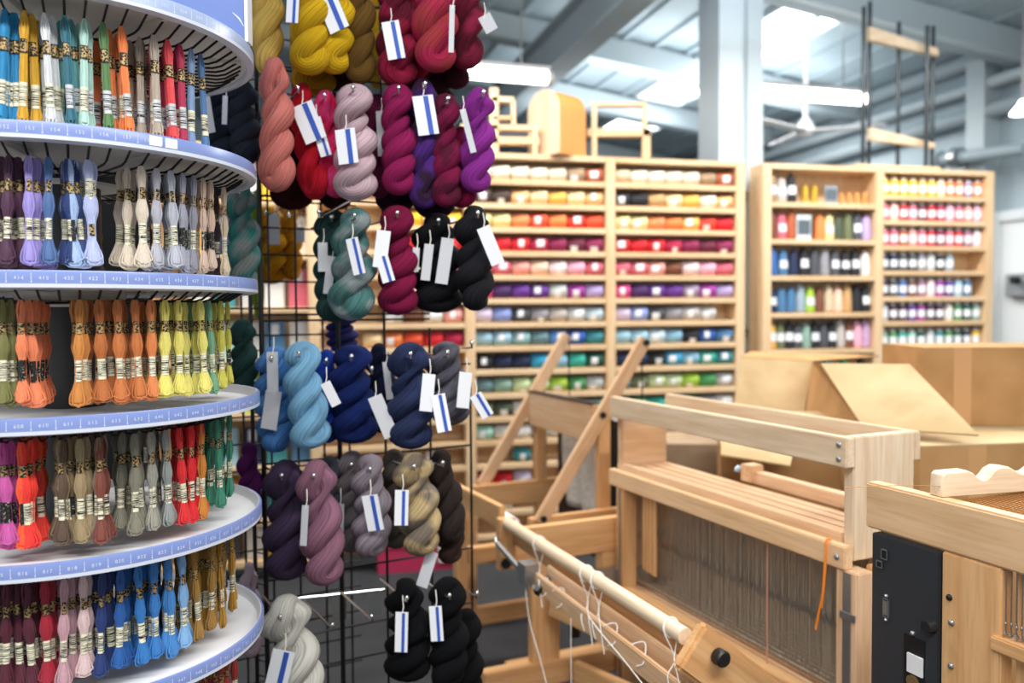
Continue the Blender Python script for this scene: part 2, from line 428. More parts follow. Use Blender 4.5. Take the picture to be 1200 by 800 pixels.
e = thing('duct_pipe', 'dark horizontal duct pipe with a round joint on the right wall', 'pipe')
p0 = B(WX-.24, wallhit(1122, 190)[0], wallhit(1122, 190)[1]); p1 = B(WX-.24, wallhit(1230, 176)[0], wallhit(1230, 176)[1])
rod('pipe', e, p0, p1, .05, BEAMM); rod('pipe_joint', e, p0.lerp(p1, .22), p0.lerp(p1, .3), .085, STEEL); rod('pipe_joint', e, p0.lerp(p1, .0), p0.lerp(p1, .07), .075, BEAMM)

# ================================================================ SHELF UNIT A (cones lying down) and B (standing cones, jars)
S0 = atz(550, 661, 0); S1 = at(1162, 361, 5.25)
sd = Vector((S1.x-S0.x, S1.y-S0.y, 0)).normalized(); SA = math.atan2(sd.y, sd.x); sn = Vector((-sd.y, sd.x, 0))
def st(px, py=300):
    p = onplane(px, py, S0, sn); return (p-S0).dot(sd), p.z
HT = 2.287
DIV = .058
def cubby(name, label, edges, shelves_per_bay, mats=PINE, depth=.165):
    e = thing(name, label, 'shelving unit', (S0.x, S0.y, 0), SA)
    for t in edges: board('side_panel', e, (t-DIV/2, 0, 0), (t+DIV/2, depth, HT), mats)
    for i in range(len(edges)-1):
        a, b = edges[i]+DIV/2, edges[i+1]-DIV/2
        board('top_panel', e, (a, 0, HT-.032), (b, depth, HT), mats)
        board('back_panel', e, (a, depth-.012, .05), (b, depth, HT-.032), mats, 0)
        for z in shelves_per_bay[i]: board('shelf', e, (a, .002, z-.031), (b, depth-.012, z), mats)
    return e
tb = [st(x)[0] for x in (367, 550.5, 716, 868)]
tb = [tb[0]-.84] + tb
rows = [2.128+.0155-.1325*k for k in range(16)]
bay0 = [2.0, 1.72, 1.44, 1.16, .88, .60, .32, .10]
cubby('cone_shelf_unit', 'large pine shelving unit packed with horizontal yarn cones, left of the pillar', tb, [bay0, rows, rows, rows])
tj = [st(x)[0] for x in (899, 1031, 1160)]
rB1 = [st(960, y)[1]+.015 for y in (240.5, 283.5, 326, 369, 411.6)]; rB1 += [rB1[-1]-.226*i for i in (1, 2, 3, 4)]
rB2 = [st(1096, y)[1]+.015 for y in (232.5, 261.5, 291, 320, 350, 378.5, 409.5)]; rB2 += [rB2[-1]-.155*i for i in (1, 2, 3, 4, 5)]
cubby('thread_shelf_unit', 'pine shelving unit of standing thread cones and jars, right of the pillar', tj, [rB1, rB2])

def coneroll_mesh(Lc, r):
    m = MB()
    prof = [(.001, -Lc/2), (r*.55, -Lc/2), (r*.62, -Lc/2+.004), (r*.93, -Lc/2+.004), (r, -Lc/2+.010), (r*1.0, 0), (r*.98, Lc/2-.010), (r*.9, Lc/2-.004), (r*.6, Lc/2-.004), (r*.55, Lc/2), (.001, Lc/2)]
    m.lathe(prof, 20)
    return m.mesh('yarn_cone', CONEM)
CR, CL = .042, .104
CMESH = [coneroll_mesh(CL, CR), coneroll_mesh(CL, CR*.92)]
lm = MB(); ww = .028
lm.lathe([(CR*1.02+.0005, -ww), (CR*1.02+.0005, ww)], 8, a0=-.5, a1=.5)
LABM = lm.mesh('paper_label', PAPER)
def roll(t, z, colr, name, label, grp, lab=True, dy=.06):
    o = link('yarn_cone', random.choice(CMESH)); o.color = lin(colr)
    p = S0+sd*t+sn*dy; o.location = (p.x, p.y, z+CR)
    o.rotation_mode = 'ZYX'
    o.rotation_euler = (0, pi/2, SA)
    tag(o, label, 'yarn cone', grp)
    if lab:
        l = link('paper_label', LABM, o); l.location = (0, 0, random.uniform(-.012, .012))
        # local axes: z along cone, -x up; face forward (local -y -> toward camera)
        l.rotation_euler = (0, 0, -pi/2 + random.uniform(-.5, .7))
        l.scale = (1, 1, random.uniform(.5, .8))
C_ = {'cream': '#efe4cf', 'ivory': '#e9dfc9', 'taupe': '#a58a6c', 'rust': '#b25d38', 'dark brown': '#4a3a33', 'light orange': '#f3c184', 'pale apricot': '#f7d7a4', 'golden yellow': '#f1bd5e',
 'pale yellow': '#f0e3a0', 'peach orange': '#f2945f', 'vermilion': '#ea5533', 'orange': '#f0894a', 'red orange': '#e6402b', 'red': '#d81f2c', 'crimson': '#b81e4a', 'burgundy': '#6b1f38', 'wine': '#8f2350',
 'rose': '#dd6d80', 'salmon': '#f2a79c', 'peach': '#f6cdb5', 'pale pink': '#f0d9dc', 'pink': '#efb0c5', 'hot pink': '#e04b92', 'dark purple': '#4b2a63', 'purple': '#6a3596', 'grey mauve': '#a08ba6', 'magenta': '#a73aa2',
 'lavender': '#bca9dd', 'pale lilac': '#d7c9e2', 'periwinkle': '#8ea0dc', 'charcoal': '#4d5057', 'grey': '#9a99a0', 'warm grey': '#c5bdb8', 'silver grey': '#c9ccca', 'pale blue': '#c6dbe6',
 'light blue': '#a3cde0', 'sky blue': '#8fc0da', 'pale teal': '#93c3c9', 'teal': '#3f919b', 'cornflower blue': '#5d94d8', 'royal blue': '#2c5fb4', 'slate teal': '#6d8f97', 'navy': '#1d2b4d', 'black': '#22232a', 'cyan': '#39a3cf',
 'turquoise': '#3bb39f', 'dark green': '#1f5c49', 'grey green': '#8fb0a2', 'pale green': '#cfe3ae', 'lime': '#a8cf45', 'green': '#4d9a5c', 'olive': '#6d7552', 'dark olive': '#4b5643', 'mint': '#a8d8c5', 'white': '#ece9e4',
 'yellow': '#f5c52e', 'tan': '#cda36e', 'brown': '#7a4a35', 'lilac': '#c8a5c9', 'beige': '#d8c3a2', 'plum': '#4f2742', 'violet': '#6b3fa0', 'mauve': '#a7748f', 'blue': '#3c6fb5', 'steel blue': '#4c7ba5', 'bluish grey': '#9db1bd', 'dusty green': '#6f8f7e'}
midrows = [
 'ivory,cream,ivory,cream,ivory,taupe,rust', 'dark brown,dark brown,light orange,pale apricot,golden yellow,pale apricot,light orange',
 'pale yellow,pale yellow,peach orange,vermilion,orange,red orange,vermilion', 'red,red,red,crimson,wine,burgundy,wine',
 'rose,rose,salmon,peach,pale pink,pink,rose', 'hot pink,dark purple,purple,purple,silver grey,magenta,lavender',
 'pale lilac,periwinkle,charcoal,grey,warm grey,silver grey,pale blue', 'light blue,light blue,pale teal,slate teal,cornflower blue,royal blue,teal',
 'black,navy,navy,cyan,sky blue,turquoise,dark green', 'slate teal,grey green,pale green,pale green,lime,green,silver grey',
 'olive,dark olive,white,grey green,green,teal,grey green', 'mint,white,white,silver grey,white,mint,white', '-,-,teal,-,-,-,-', 'red,red,pale lilac,-,-,-,-', 'white,white,-,-,-,-,-']
rightrows = [
 'beige,cream,cream,ivory,ivory,taupe,rust', 'black,black,tan,pale apricot,golden yellow,cream,light orange', 'pale yellow,pale yellow,peach orange,orange,golden yellow,red orange,red',
 'red,red,red,crimson,wine,burgundy,wine', 'rose,rose,salmon,brown,pale pink,pink,rose', 'hot pink,dark purple,purple,purple,grey mauve,magenta,lavender',
 'pale lilac,periwinkle,charcoal,grey,warm grey,silver grey,-', 'light blue,light blue,pale blue,sky blue,black,royal blue,steel blue', 'navy,navy,black,cyan,sky blue,turquoise,teal',
 'slate teal,olive,pale green,pale green,lime,green,silver grey', 'teal,green,turquoise,teal,green,grey,white', 'mint,white,mint,white,-,-,-']
leftrows = [
 '-,-,-,-,-,cream,cream', '-,-,-,-,-,pink,rose', '-,-,-,cream,yellow,pale yellow,yellow', '-,-,-,orange,red,red,red', '-,-,-,-,pale yellow,red,rose',
 '-,-,-,-,rose,pale pink,salmon', '-,-,-,silver grey,brown,white,salmon', '-,-,pale apricot,orange,vermilion,red,crimson', '-,-,-,-,-,-,-', '-,-,beige,-,-,-,-', '-,rust,silver grey,rust,light blue,light orange,-', '-,-,-,-,mint,-,-', '-,-,-,-,-,white,-', '-,-,-,-,-,-,-']
for bi, (rws, nm) in enumerate(((leftrows, 'left'), (midrows, 'middle'), (rightrows, 'right'))):
    a, b = tb[bi+1]+DIV/2, tb[bi+2]-DIV/2; stp = (b-a)/7
    for ri, rw in enumerate(rws):
        cnt = 0
        for ci, cn in enumerate(rw.split(',')):
            if cn == '-': continue
            cnt += 1
            roll(a+stp*(ci+.5), rows[ri]+.0005, C_[cn], cn, '%s yarn cone, %s from left, %s shelf down, %s cone bay' % (cn, ORD[cnt], ORD[ri+1], nm), 'yarn cones in the %s bay' % nm, random.random() < .55)
# upright packets in the far left bay seen through the rack
pk = MB(); pk.box((-.05, -.01, 0), (.05, .01, .2)); pk.box((-.02, -.011, .13), (.02, .0105, .19), 1)
PKM = pk.mesh('packet', [OBJC, PAPER], False)
for ri, z in enumerate(bay0):
    for ci, cn in enumerate((['white', 'yellow', 'white', 'charcoal', 'white'], ['cream', 'golden yellow', 'grey', 'navy', 'golden yellow'], ['rose', 'white', 'silver grey', 'teal', 'white'], ['white', 'steel blue', 'silver grey', 'mint', 'warm grey'], ['white', 'rose', 'lime', 'yellow', 'silver grey'], ['steel blue', 'teal', 'navy', 'light blue', 'grey'], ['orange', 'teal', 'steel blue', 'orange', 'navy'])[ri % 7]):
        o = link('packet', PKM); o.color = lin(C_[cn]); p = S0+sd*(tb[1]-.08-.125*ci)+sn*.08; o.location = (p.x, p.y, z+.001); o.rotation_euler = (0, 0, SA)
        tag(o, '%s craft packet, %s from right on the %s shelf behind the wire rack' % (cn, ORD[ci+1], ORD[ri+1]), 'packet', 'craft packets behind the rack')
# standing cones (B left bay)
def upcone(h, r):
    m = MB(); m.lathe([(.001, 0), (r*.7, 0), (r, .012), (r*.98, h*.3), (r*.78, h*.82), (r*.6, h*.9), (r*.32, h*.9), (r*.26, h), (.001, h)], 20); return m.mesh('thread_cone', CONEM)
UC = upcone(.175, .034)
ul = MB(); ul.lathe([(.0346, .05), (.0322, .10)], 8, a0=-pi/2-.9, a1=-pi/2+.9); ULM = ul.mesh('paper_label', PAPER)
b1 = ['taupe,warm grey,black,-,-,-,-,-,-,-,-', 'brown,rose,rust,-,-,orange,pale yellow,dark olive,olive,charcoal,lavender', 'blue,steel blue,navy,black,charcoal,grey,charcoal,black,black,white',
      'navy,steel blue,steel blue,bluish grey,lime,brown,beige,peach,tan,black,black', 'golden yellow,olive,black,charcoal,grey green,black,charcoal,black,warm grey,brown,pink,lilac', 'white,grey,navy,teal,green,black']
a, b = tj[0]+DIV/2, tj[1]-DIV/2
for ri, rw in enumerate(b1):
    it = rw.split(','); stp = (b-a)/len(it); cnt = 0
    for ci, cn in enumerate(it):
        if cn == '-': continue
        cnt += 1; o = link('thread_cone', UC); o.color = lin(C_[cn]); p = S0+sd*(a+stp*(ci+.5))+sn*.06; o.location = (p.x, p.y, rB1[ri]+.0005); o.rotation_euler = (0, 0, SA); o.scale = (1, 1, random.uniform(.9, 1.05))
        tag(o, '%s thread cone standing %s from left on the %s shelf right of pillar' % (cn, ORD[cnt], ORD[ri+1]), 'thread cone', 'standing thread cones')
        if random.random() < .4: link('paper_label', ULM, o)
# small bobbins and sign cards in the same bay
bm_ = MB(); bm_.lathe([(.001, 0), (.022, 0), (.022, .01), (.014, .014), (.016, .06), (.012, .08), (.001, .082)], 14); BOB = bm_.mesh('bobbin', CONEM)
for i in range(5):
    t = a+(b-a)*(.70+.062*i); o = link('bobbin', BOB); o.color = lin('#d79a55'); p = S0+sd*t+sn*(.12-.015*i); o.location = (p.x, p.y, rB1[0]+.0005)
    tag(o, 'small tan wooden bobbin, %s in the row right of the dark top shelf sign' % ORD[i+1], 'bobbin', 'tan bobbins on the top shelf')
for i, cn in enumerate(('yellow', 'yellow')):
    t = a+(b-a)*(.40+.09*i); o = link('bobbin', BOB); o.color = lin('#d9b23e'); o.scale = (1.2, 1.2, 1.5); p = S0+sd*t+sn*.1; o.location = (p.x, p.y, rB1[0]+.0005)
    tag(o, 'mustard bobbin standing %s on the top shelf, right of the black cone' % ('left' if i == 0 else 'right'), 'bobbin')
def signcard(t, z, w_, h_, lab, dark):
    e = thing('sign_card', lab, 'sign', S0+sd*t+sn*.03+Vector((0, 0, z)), SA)
    m = MB(); m.box((-w_/2, 0, 0), (w_/2, .004, h_)); build(m, 'card', newmat('sign_card_face', dark, .6), e, False)
    m = MB(); m.box((-w_/2+.008, -.002, h_*.2), (w_/2-.008, 0, h_*.8)); build(m, 'print', newmat('sign_print', '#59646d', .6), e, False)
signcard(a+(b-a)*.59, rB1[0]+.002, .09, .11, 'dark little sign card standing on the top shelf among bobbins', '#8d9298')
signcard(a+(b-a)*.33, rB1[1]+.002, .10, .15, 'pale framed picture card on second shelf between rust and orange cones', '#cfd6da')
# jars (B right bay)
jm = MB(); jm.lathe([(.001, 0), (.026, 0), (.029, .004), (.029, .085), (.024, .096), (.016, .1)], 18); JM = jm.mesh('thread_jar', OBJC)
cm = MB(); cm.lathe([(.018, .098), (.018, .116), (.001, .117)], 14); CMM = cm.mesh('cap', WHITE)
jl = MB(); jl.lathe([(.0296, .025), (.0296, .07)], 10, a0=-pi/2-1.1, a1=-pi/2+1.1); JLM = jl.mesh('paper_label', PAPER)
b2 = ['yellow,yellow,yellow,yellow,golden yellow,yellow,pale apricot,orange,orange,grey mauve,orange', 'rose,peach,red,rose,burgundy,red,crimson,pink,rose,salmon,pink', 'rose,rose,rust,salmon,rose,red,wine,rose,red,mauve,pale pink',
      'navy,navy,charcoal,charcoal,grey,silver grey,black,bluish grey,-,-,-', 'plum,charcoal,blue,brown,mauve,pale pink,magenta,violet,light blue,steel blue,-', 'silver grey,plum,plum,violet,magenta,plum,plum,cream,green,dark green,grey green',
      'grey green,green,turquoise,mint,dark green,silver grey,teal,green,dark green,navy,yellow', 'lime,green,blue,white,white,light blue,blue,navy,grey,blue,blue']
a, b = tj[1]+DIV/2, tj[2]-DIV/2
for ri, rw in enumerate(b2):
    it = rw.split(','); stp = (b-a)/11; cnt = 0
    for ci, cn in enumerate(it):
        if cn == '-': continue
        cnt += 1; o = link('thread_jar', JM); o.color = lin(C_[cn]); p = S0+sd*(a+stp*(ci+.5))+sn*.05; o.location = (p.x, p.y, rB2[ri]+.0005); o.rotation_euler = (0, 0, SA)
        tag(o, '%s jar, %s from left on the %s shelf of the far right bay' % (cn, ORD[cnt], ORD[ri+1]), 'jar', 'jars in the far right bay')
        c = link('cap', CMM, o)
        link('paper_label', JLM, o)

# things on top of the units --------------------------------------------------
q = S0+sd*st(659)[0]+sn*.10
e = thing('warping_drum', 'arched wooden drum with orange rim band on top of the cone shelves', 'drum', (q.x, q.y, HT+.0005), rad(-46))
def arch(w_, h_, n=18): 
    r_ = w_/2; return [(-r_, 0), (r_, 0)] + [(r_*cos(pi*i/n), h_-r_+r_*sin(pi*i/n)) for i in range(n+1)]
pts = arch(.24, .37); T = .115
m = MB(); nP = len(pts)
m.add([(x, -T, z) for x, z in pts]+[(x*1, -T+.01, z) for x, z in pts], [tuple(range(nP))]+[(i, i+nP, (i+1) % nP+nP, (i+1) % nP) for i in range(nP)]); build(m, 'front_face', PALE[2], e, False)
m = MB(); m.add([(x, -T+.01, z) for x, z in pts]+[(x, T, z) for x, z in pts], [(i, i+nP, (i+1) % nP+nP, (i+1) % nP) for i in range(nP)]+[tuple(range(nP, 2*nP))[::-1]])
build(m, 'rim_band', newmat('orange_bentwood', '#d08b45', .5), e, True)
def frame_thing(name, label, bars, Y=4.72):
    e = thing(name, label, 'wooden frame', (0, 0, 0))
    for (x0, y0, x1, y1, w_, nm) in bars:
        beam(nm, e, at(x0, y0, Y), at(x1, y1, Y), .05, w_, PINE)
    return e
frame_thing('wooden_frame', 'wooden rail frame on the shelf top right of the arched drum',
  [(688, 156, 762, 156, .045, 'rail'), (757, 152, 757, 186, .045, 'post'), (692, 123, 757, 123, .025, 'rail'), (755, 122, 755, 152, .025, 'post'), (696, 121, 696, 186, .03, 'post')], 4.82)
frame_thing('wooden_frame', 'wooden rail frame on the shelf top left of the arched drum',
  [(540, 149, 632, 151, .03, 'rail'), (560, 165, 632, 166, .04, 'rail'), (601, 118, 602, 148, .025, 'post'), (576, 117, 602, 118, .03, 'rail'), (579, 104, 579, 182, .05, 'post'), (577, 139, 602, 139, .02, 'rail'), (627, 150, 627, 182, .03, 'post')], 4.6)
# warping reel: dark rods with pale paddles
q = at(1052, 190, 5.35)
e = thing('warping_reel', 'dark rod reel with pale wooden paddles on top of the right shelves', 'yarn reel')
ROD = newmat('dark_steel_rod', '#3c4144', .3, .7)
for x, y0, y1, Y in ((1011, 8, 190, 5.12), (1018, 2, 190, 5.3), (1052, 26, 191, 5.3), (1085, 30, 191, 5.22), (1092, 31, 191, 5.4)):
    p = at(x, y1, Y); p.z = HT; rod('rod', e, p, Vector((p.x, p.y, at(x, y0, Y).z)), .013, ROD, 8)
m = MB()
for (x0, y0, h0, x1, y1, h1) in ((1017, 40, .085, 1097, 62, .045), (1018, 157, .075, 1093, 171, .03)):
    p, q2 = at(x0, y0, 5.2), at(x1, y1, 5.32); m = MB()
    vs = []
    for c, hh in ((p, h0), (q2, h1)):
        for dx, dz in ((-.02, -.5), (.02, -.5), (.02, .5), (-.02, .5)): vs.append(c+sn*dx+Vector((0, 0, hh*dz)))
    m.add(vs, [(0,1,2,3),(7,6,5,4),(0,4,5,1),(1,5,6,2),(2,6,7,3),(3,7,4,0)]); build(m, 'paddle', PALE[0], e, False)
m = MB(); m.box((-.3, -.12, 0), (.3, .1, .02))
o = build(m, 'base', PINE[0], e, False); o.location = S0+sd*st(1055)[0]+sn*.14+Vector((0, 0, HT+.0005)); o.rotation_euler = (0, 0, SA)

# floor boxes by the shelf base
def crate(name, label, cat, px0, px1, py, h_, dpt, z0, mat, strip=None, Y=None):
    p, q2 = atz(px0, py, z0), None
    t0 = st(px0)[0]
    e = thing(name, label, cat, p, SA)
    wd = (px1-px0)/FPX*p.y
    m = MB(); m.box((0, 0, 0), (wd, dpt, h_*.8)); build(m, 'body', mat, e, False)
    m = MB(); m.box((-.005, -.005, h_*.8), (wd+.005, dpt+.005, h_)); build(m, 'lid', mat, e, False)
    if strip:
        m = MB(); m.box((wd*strip[0], -.008, h_*.25), (wd*strip[1], -.0, h_*.85)); build(m, 'paper_label', strip[2], e, False)
    return e
PINKM = newmat('pink_plastic', '#c2365d', .4)
crate('storage_box', 'long pink storage box with white label on the floor below shelves', 'box', 443, 543, 673, .17, .12, .0, PINKM, (.72, .98, PAPER))
crate('cardboard_crate', 'small brown carton with black mark under the last cone shelf', 'box', 560, 612, 661, .1, .2, .0, CARD, (.25, .5, INK))

# ================================================================ GRIDWALL RACK + HANKS
rd = Vector((.876, .482, 0)); rn = Vector((.482, -.876, 0))     # along the panel; hooks point along rn (to the viewer)
R0 = at(306, 366, 2.05); R0.z = 0
def rack(t, z, off=0): return R0 + rd*t + rn*off + Vector((0, 0, z))
e = thing('wire_display_rack', 'black wire grid rack carrying rows of twisted yarn hanks', 'display rack')
RTOP = 2.35
for t in (0, .198, .326, .459, .585):
    rod('post' if t in (0, .198) else 'wire', e, rack(t, 0), rack(t, RTOP if t < .4 else 1.36 if t < .5 else 1.2), .0065 if t in (0, .198) else .0035, WIRE, 8)
rod('post', e, rack(-.02, 0, -.03), rack(-.02, RTOP, -.03), .0055, WIRE, 8)
for i in range(58): rod('rung', e, rack(0, .03+.04*i), rack(-.02, .03+.04*i, -.03), .002, WIRE, 5)
for z in (2.22, 2.02, 1.70, 1.40, 1.385, 1.255, 1.02, .72, .56, .47, .30, .14):
    rod('wire', e, rack(0, z), rack(.46 if z > 1.3 else .585, z), .003, WIRE, 6)
back = thing('wire_grid_panel', 'fine black wire grid panel standing behind the left end of the rack', 'grid panel')
for i in range(6): rod('wire', back, rack(-.08+.076*i, 0, -.24), rack(-.08+.076*i, 2.2, -.24), .0032, WIRE, 6)
for i in range(29): rod('wire', back, rack(-.1, .05+.076*i, -.244), rack(.33, .05+.076*i, -.244), .0028, WIRE, 6)

def hank_mesh(seed, turns, hook=False):
    rnd = random.Random(seed); H = .29; a = .024; n = 46
    p = []; rr = []
    ph = rnd.uniform(0, pi)
    def rad_(s): return .0325*(1+.10*sin(s*11+seed)+.06*sin(s*23+seed*2)) * (1 - .22*max(0, (s-.86)/.14)) 
    for k in range(n+1):
        s = k/n; an = ph+2*pi*turns*s
        aa = a*(1-.25*max(0, (s-.85)/.15))
        p.append((aa*cos(an), aa*sin(an)*.9, H*s)); rr.append(rad_(s))
    for k in range(1, 8):   # arch over the hook
        s = k/8; an = ph+2*pi*turns; x = a*.8*cos(pi*s); p.append((x*cos(an), x*sin(an)*.9, H+.024*sin(pi*s))); rr.append(.0235)
    for k in range(n, -1, -1):
        s = k/n; an = ph+2*pi*turns*s+pi
        aa = a*(1-.25*max(0, (s-.85)/.15))
        p.append((aa*cos(an), aa*sin(an)*.9, H*s)); rr.append(rad_(s+.5)*(1 - .0*s) if s < .86 else rad_(s))
    for k in range(1, 8):
        s = k/8; x = -a*cos(pi*s); p.append((x*cos(ph), x*sin(ph)*.9, -.028*sin(pi*s))); rr.append(.031)
    P = [Vector(q) for q in p]; nn = len(P)
    for _ in range(5):
        P = [P[i]*.5+(P[i-1]+P[(i+1) % nn])*.25 for i in range(nn)]; rr = [rr[i]*.5+(rr[i-1]+rr[(i+1) % nn])*.25 for i in range(nn)]
    m = MB(); m.tube([(q.x, q.y, q.z-H-.035) for q in P], rr, 22, True, uv=True)
    me = m.mesh('yarn_hank', HANK); 
    for pl in me.polygons: pl.use_smooth = True
    return me
HM = [hank_mesh(1, 1.75), hank_mesh(2, 1.5), hank_mesh(3, 2.0), hank_mesh(4, 1.6)]
tg = MB(); tg.box((-.5, -.0008, -1), (.5, .0008, 0)); TAGM = tg.mesh('paper_tag', PAPER, False)
tgs = MB(); tgs.box((.02, -.0016, -1), (.26, .0016, -.02)); STRM = tgs.mesh('blue_stripe', BLUEP, False)
TAGG = newmat('shaded_tag_back', '#c9cbd0', .7); tg = MB(); tg.box((-.5, -.0008, -1), (.5, .0008, 0)); TAGB = tg.mesh('paper_tag', TAGG, False)  # tag backs: shade put into the paper colour as grey
def loc_parent(o, par):
    o.parent = par; o.matrix_parent_inverse = par.matrix_basis.inverted()
def hank(label, cx, y0, y1, wd, Y, c, tags=(), c2=None, tilt=0, mi=None, hook=True):
    top = at(cx, y0, Y); hgt = (y1-y0)/FPX*Y; wm = wd/FPX*Y
    me = HM[(int(cx*7+y0) if mi is None else mi) % len(HM)]
    o = link('yarn_hank', me)
    if c2:
        o.material_slots[0].link = 'OBJECT'; o.material_slots[0].material = hank2(c2)
    o.color = lin(c); s = wm/.092
    o.matrix_basis = Matrix.Translation(top+Vector((0, 0, 0))) @ Matrix.Rotation(rad(tilt), 4, 'Y') @ Matrix.Rotation(random.uniform(-.9, .9), 4, 'Z') @ Matrix.Diagonal((s, s*.85, hgt/.352, 1))
    tag(o, label, 'yarn hank', 'yarn hanks on the wire rack')
    for tx, ty0, ty1, tw, ta, blue in tags:
        Yt = Y-.5*wm-.012
        p = at(tx, ty0, Yt); hh = (ty1-ty0)/FPX*Yt/cos(rad(ta)); w2 = tw/FPX*Yt
        t = link('paper_tag', TAGM if blue is not None else TAGB)
        t.matrix_basis = Matrix.Translation(p) @ Matrix.Rotation(rad(ta), 4, 'Y') @ Matrix.Rotation(rad(random.uniform(-12, 12)), 4, 'Z') @ Matrix.Diagonal((w2, 1, hh, 1))
        mw = t.matrix_basis.copy(); loc_parent(t, o)
        if blue:
            s_ = link('blue_stripe', STRM); s_.parent = t
        m = MB(); kn = p+Vector((0, 0, -.008)); m.tube([kn, p+Vector((.004, .0, .012)), p+Vector((.0, .015, .035))], .0013, 5)
        g = build(m, 'string', CORDW); loc_parent(g, o)
    if hook:
        d = rn; tip = top + Vector((0, 0, -.030)) - Vector((0, wm*.42+.02, 0)); tip.x += .01
        base = tip - d*.19 if hook != 'back' else tip + d*.16
        if hook == 'back': base, tip = base, tip-d*.02
        m = MB(); m.tube([base, tip, tip+Vector((0, -.004, .008)), ], .0026, 8); m.lathe([(.001, -.006), (.005, -.003), (.0055, .001), (.003, .005), (.001, .006)], 10, (tip.x, tip.y-.004, tip.z+.010))
        k_ = build(m, 'hook', CHROME, back if hook == 'back' else e)
    return o
BT_ = True
# row 1 (cut by the frame top)
hank('pale mustard yellow hank at the top left of the rack', 311, -62, 76, 36, 1.93, '#d8b45c', hook=False)
hank('bright mustard hank at the top of the rack, left of two lobes', 362, -60, 74, 46, 1.90, '#d0a51c', [(345, -30, 25, 14, 4, 1)])
hank('bright mustard hank at the top of the rack with big blue striped tag', 388, -66, 72, 44, 1.93, '#d9ae1e', [(377, -16, 34, 24, -22, 1)])
hank('ochre hank hanging behind the two bright mustard hanks', 366, -20, 100, 50, 2.04, '#a8821c', hook=False)
hank('olive brown hank at the top right of the mustard ones', 420, -58, 84, 36, 1.96, '#63481f')
hank('very dark brown hank hanging below the olive brown one', 402, 0, 98, 44, 2.08, '#33241a', hook=False)
hank('small gold green hank seen behind the olive brown one', 440, -30, 92, 20, 2.3, '#b28b1c', hook=False)
hank('crimson hank at the top of the rack with white tag', 464, -48, 88, 42, 1.97, '#8e1c3a', [(457, 25, 68, 20, -10, 1)], '#5a1528')
hank('deep red hank above, middle of the top red bunch', 489, -58, 78, 32, 2.02, '#a01c3e', [(487, -18, 26, 8, -14, None)])
hank('rust red hank at the front of the top red bunch', 509, -72, 70, 46, 1.95, '#a33a40', [(530, 6, 60, 6, 2, None)], '#b02850')
hank('maroon hank at the right of the top red bunch', 545, -80, 66, 40, 2.02, '#5c1a2a', [(567, 18, 36, 15, -28, None)], '#8a2440')
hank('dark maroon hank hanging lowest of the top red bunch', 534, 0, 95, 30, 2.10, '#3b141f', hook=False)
hank('shade-darkened maroon hank behind the crimson one', 480, -20, 112, 50, 2.12, '#3a0f1c', hook=False)  # this and the next: shade behind the bunch put into the colour
hank('shade-darkened plum hank behind the rust red one', 508, 20, 118, 42, 2.14, '#30101d', hook=False)
# row 2
hank('coral pink hank in the second row beside the rack post', 322, 70, 212, 40, 1.88, '#d57d73', hook=False, tilt=0)
hank('scarlet hank in the second row with blue striped tag', 351, 100, 224, 36, 1.96, '#b01426', [(353, 122, 164, 26, -22, 1)], '#c01c30', tilt=-8)
hank('hot pink hank in the second row beside the scarlet one', 381, 108, 222, 34, 1.97, '#cf3f79', [(369, 138, 182, 13, -16, 1)], '#c81d4f', tilt=-6)
hank('pale dusty pink hank in the second row with striped tag', 415, 101, 224, 50, 1.94, '#cdb0b9', [(404, 151, 191, 24, -6, 1)])
hank('plum hank in the second row behind the pale pink one', 442, 112, 222, 30, 2.04, '#5c1b3c', [(446, 130, 182, 11, -2, None)], hook=False)
hank('berry magenta hank in the middle of the second row', 466, 100, 218, 38, 1.97, '#8d1d54')
hank('dark violet hank in the second row with a big tag', 496, 95, 232, 36, 1.99, '#352038', [(495, 112, 157, 24, -9, 1)], '#4d2a78')
hank('burgundy hank in the second row left of the violet one', 522, 112, 232, 34, 1.98, '#5a1a33', [(542, 128, 178, 7, -14, None)], '#7c1a42')
hank('raspberry hank in the second row beneath the burgundy one', 541, 150, 236, 28, 2.02, '#8c1442', hook=False)
hank('bright purple hank at the right end of the second row', 562, 105, 216, 36, 1.98, '#8a2f8e', tilt=3)
hank('shade-darkened red hank deep behind the scarlet hank', 340, 125, 236, 44, 2.10, '#320a12', hook=False)  # these deep hanks carry the shade inside the rack in their colour
hank('shade-darkened plum hank deep behind the pale pink hank', 392, 130, 236, 50, 2.14, '#2c0c1b', hook=False)
hank('shade-darkened violet hank deep behind the berry hank', 462, 125, 240, 44, 2.14, '#2c0f28', hook=False)
hank('shade-darkened purple hank deep behind the burgundy hank', 508, 120, 246, 44, 2.12, '#26102a', [(511, 210, 234, 12, -24, None)], hook=False)
# behind the carousel's right edge
hank('navy hank behind the top tier of the thread carousel', 262, 88, 190, 40, 2.05, '#262c3c', [(240, 112, 155, 12, -8, None)], hook=False)
hank('dark slate hank beside the post behind the top carousel tier', 285, 95, 186, 32, 2.02, '#2e3442', [(264, 112, 145, 6, 3, None)], hook=False)
hank('teal hank with pink flecks behind the second carousel tier', 284, 215, 330, 34, 2.0, '#357874', c2='#76807f')
hank('dark green hank behind the third carousel tier', 284, 375, 462, 30, 2.02, '#1f3b38', hook=False)
hank('deep purple hank behind the fourth carousel tier', 292, 520, 612, 26, 2.04, '#4d1650', hook=False)
hank('pale mauve hank behind the lowest carousel tier', 292, 660, 765, 22, 2.04, '#b7a3b0', hook=False)
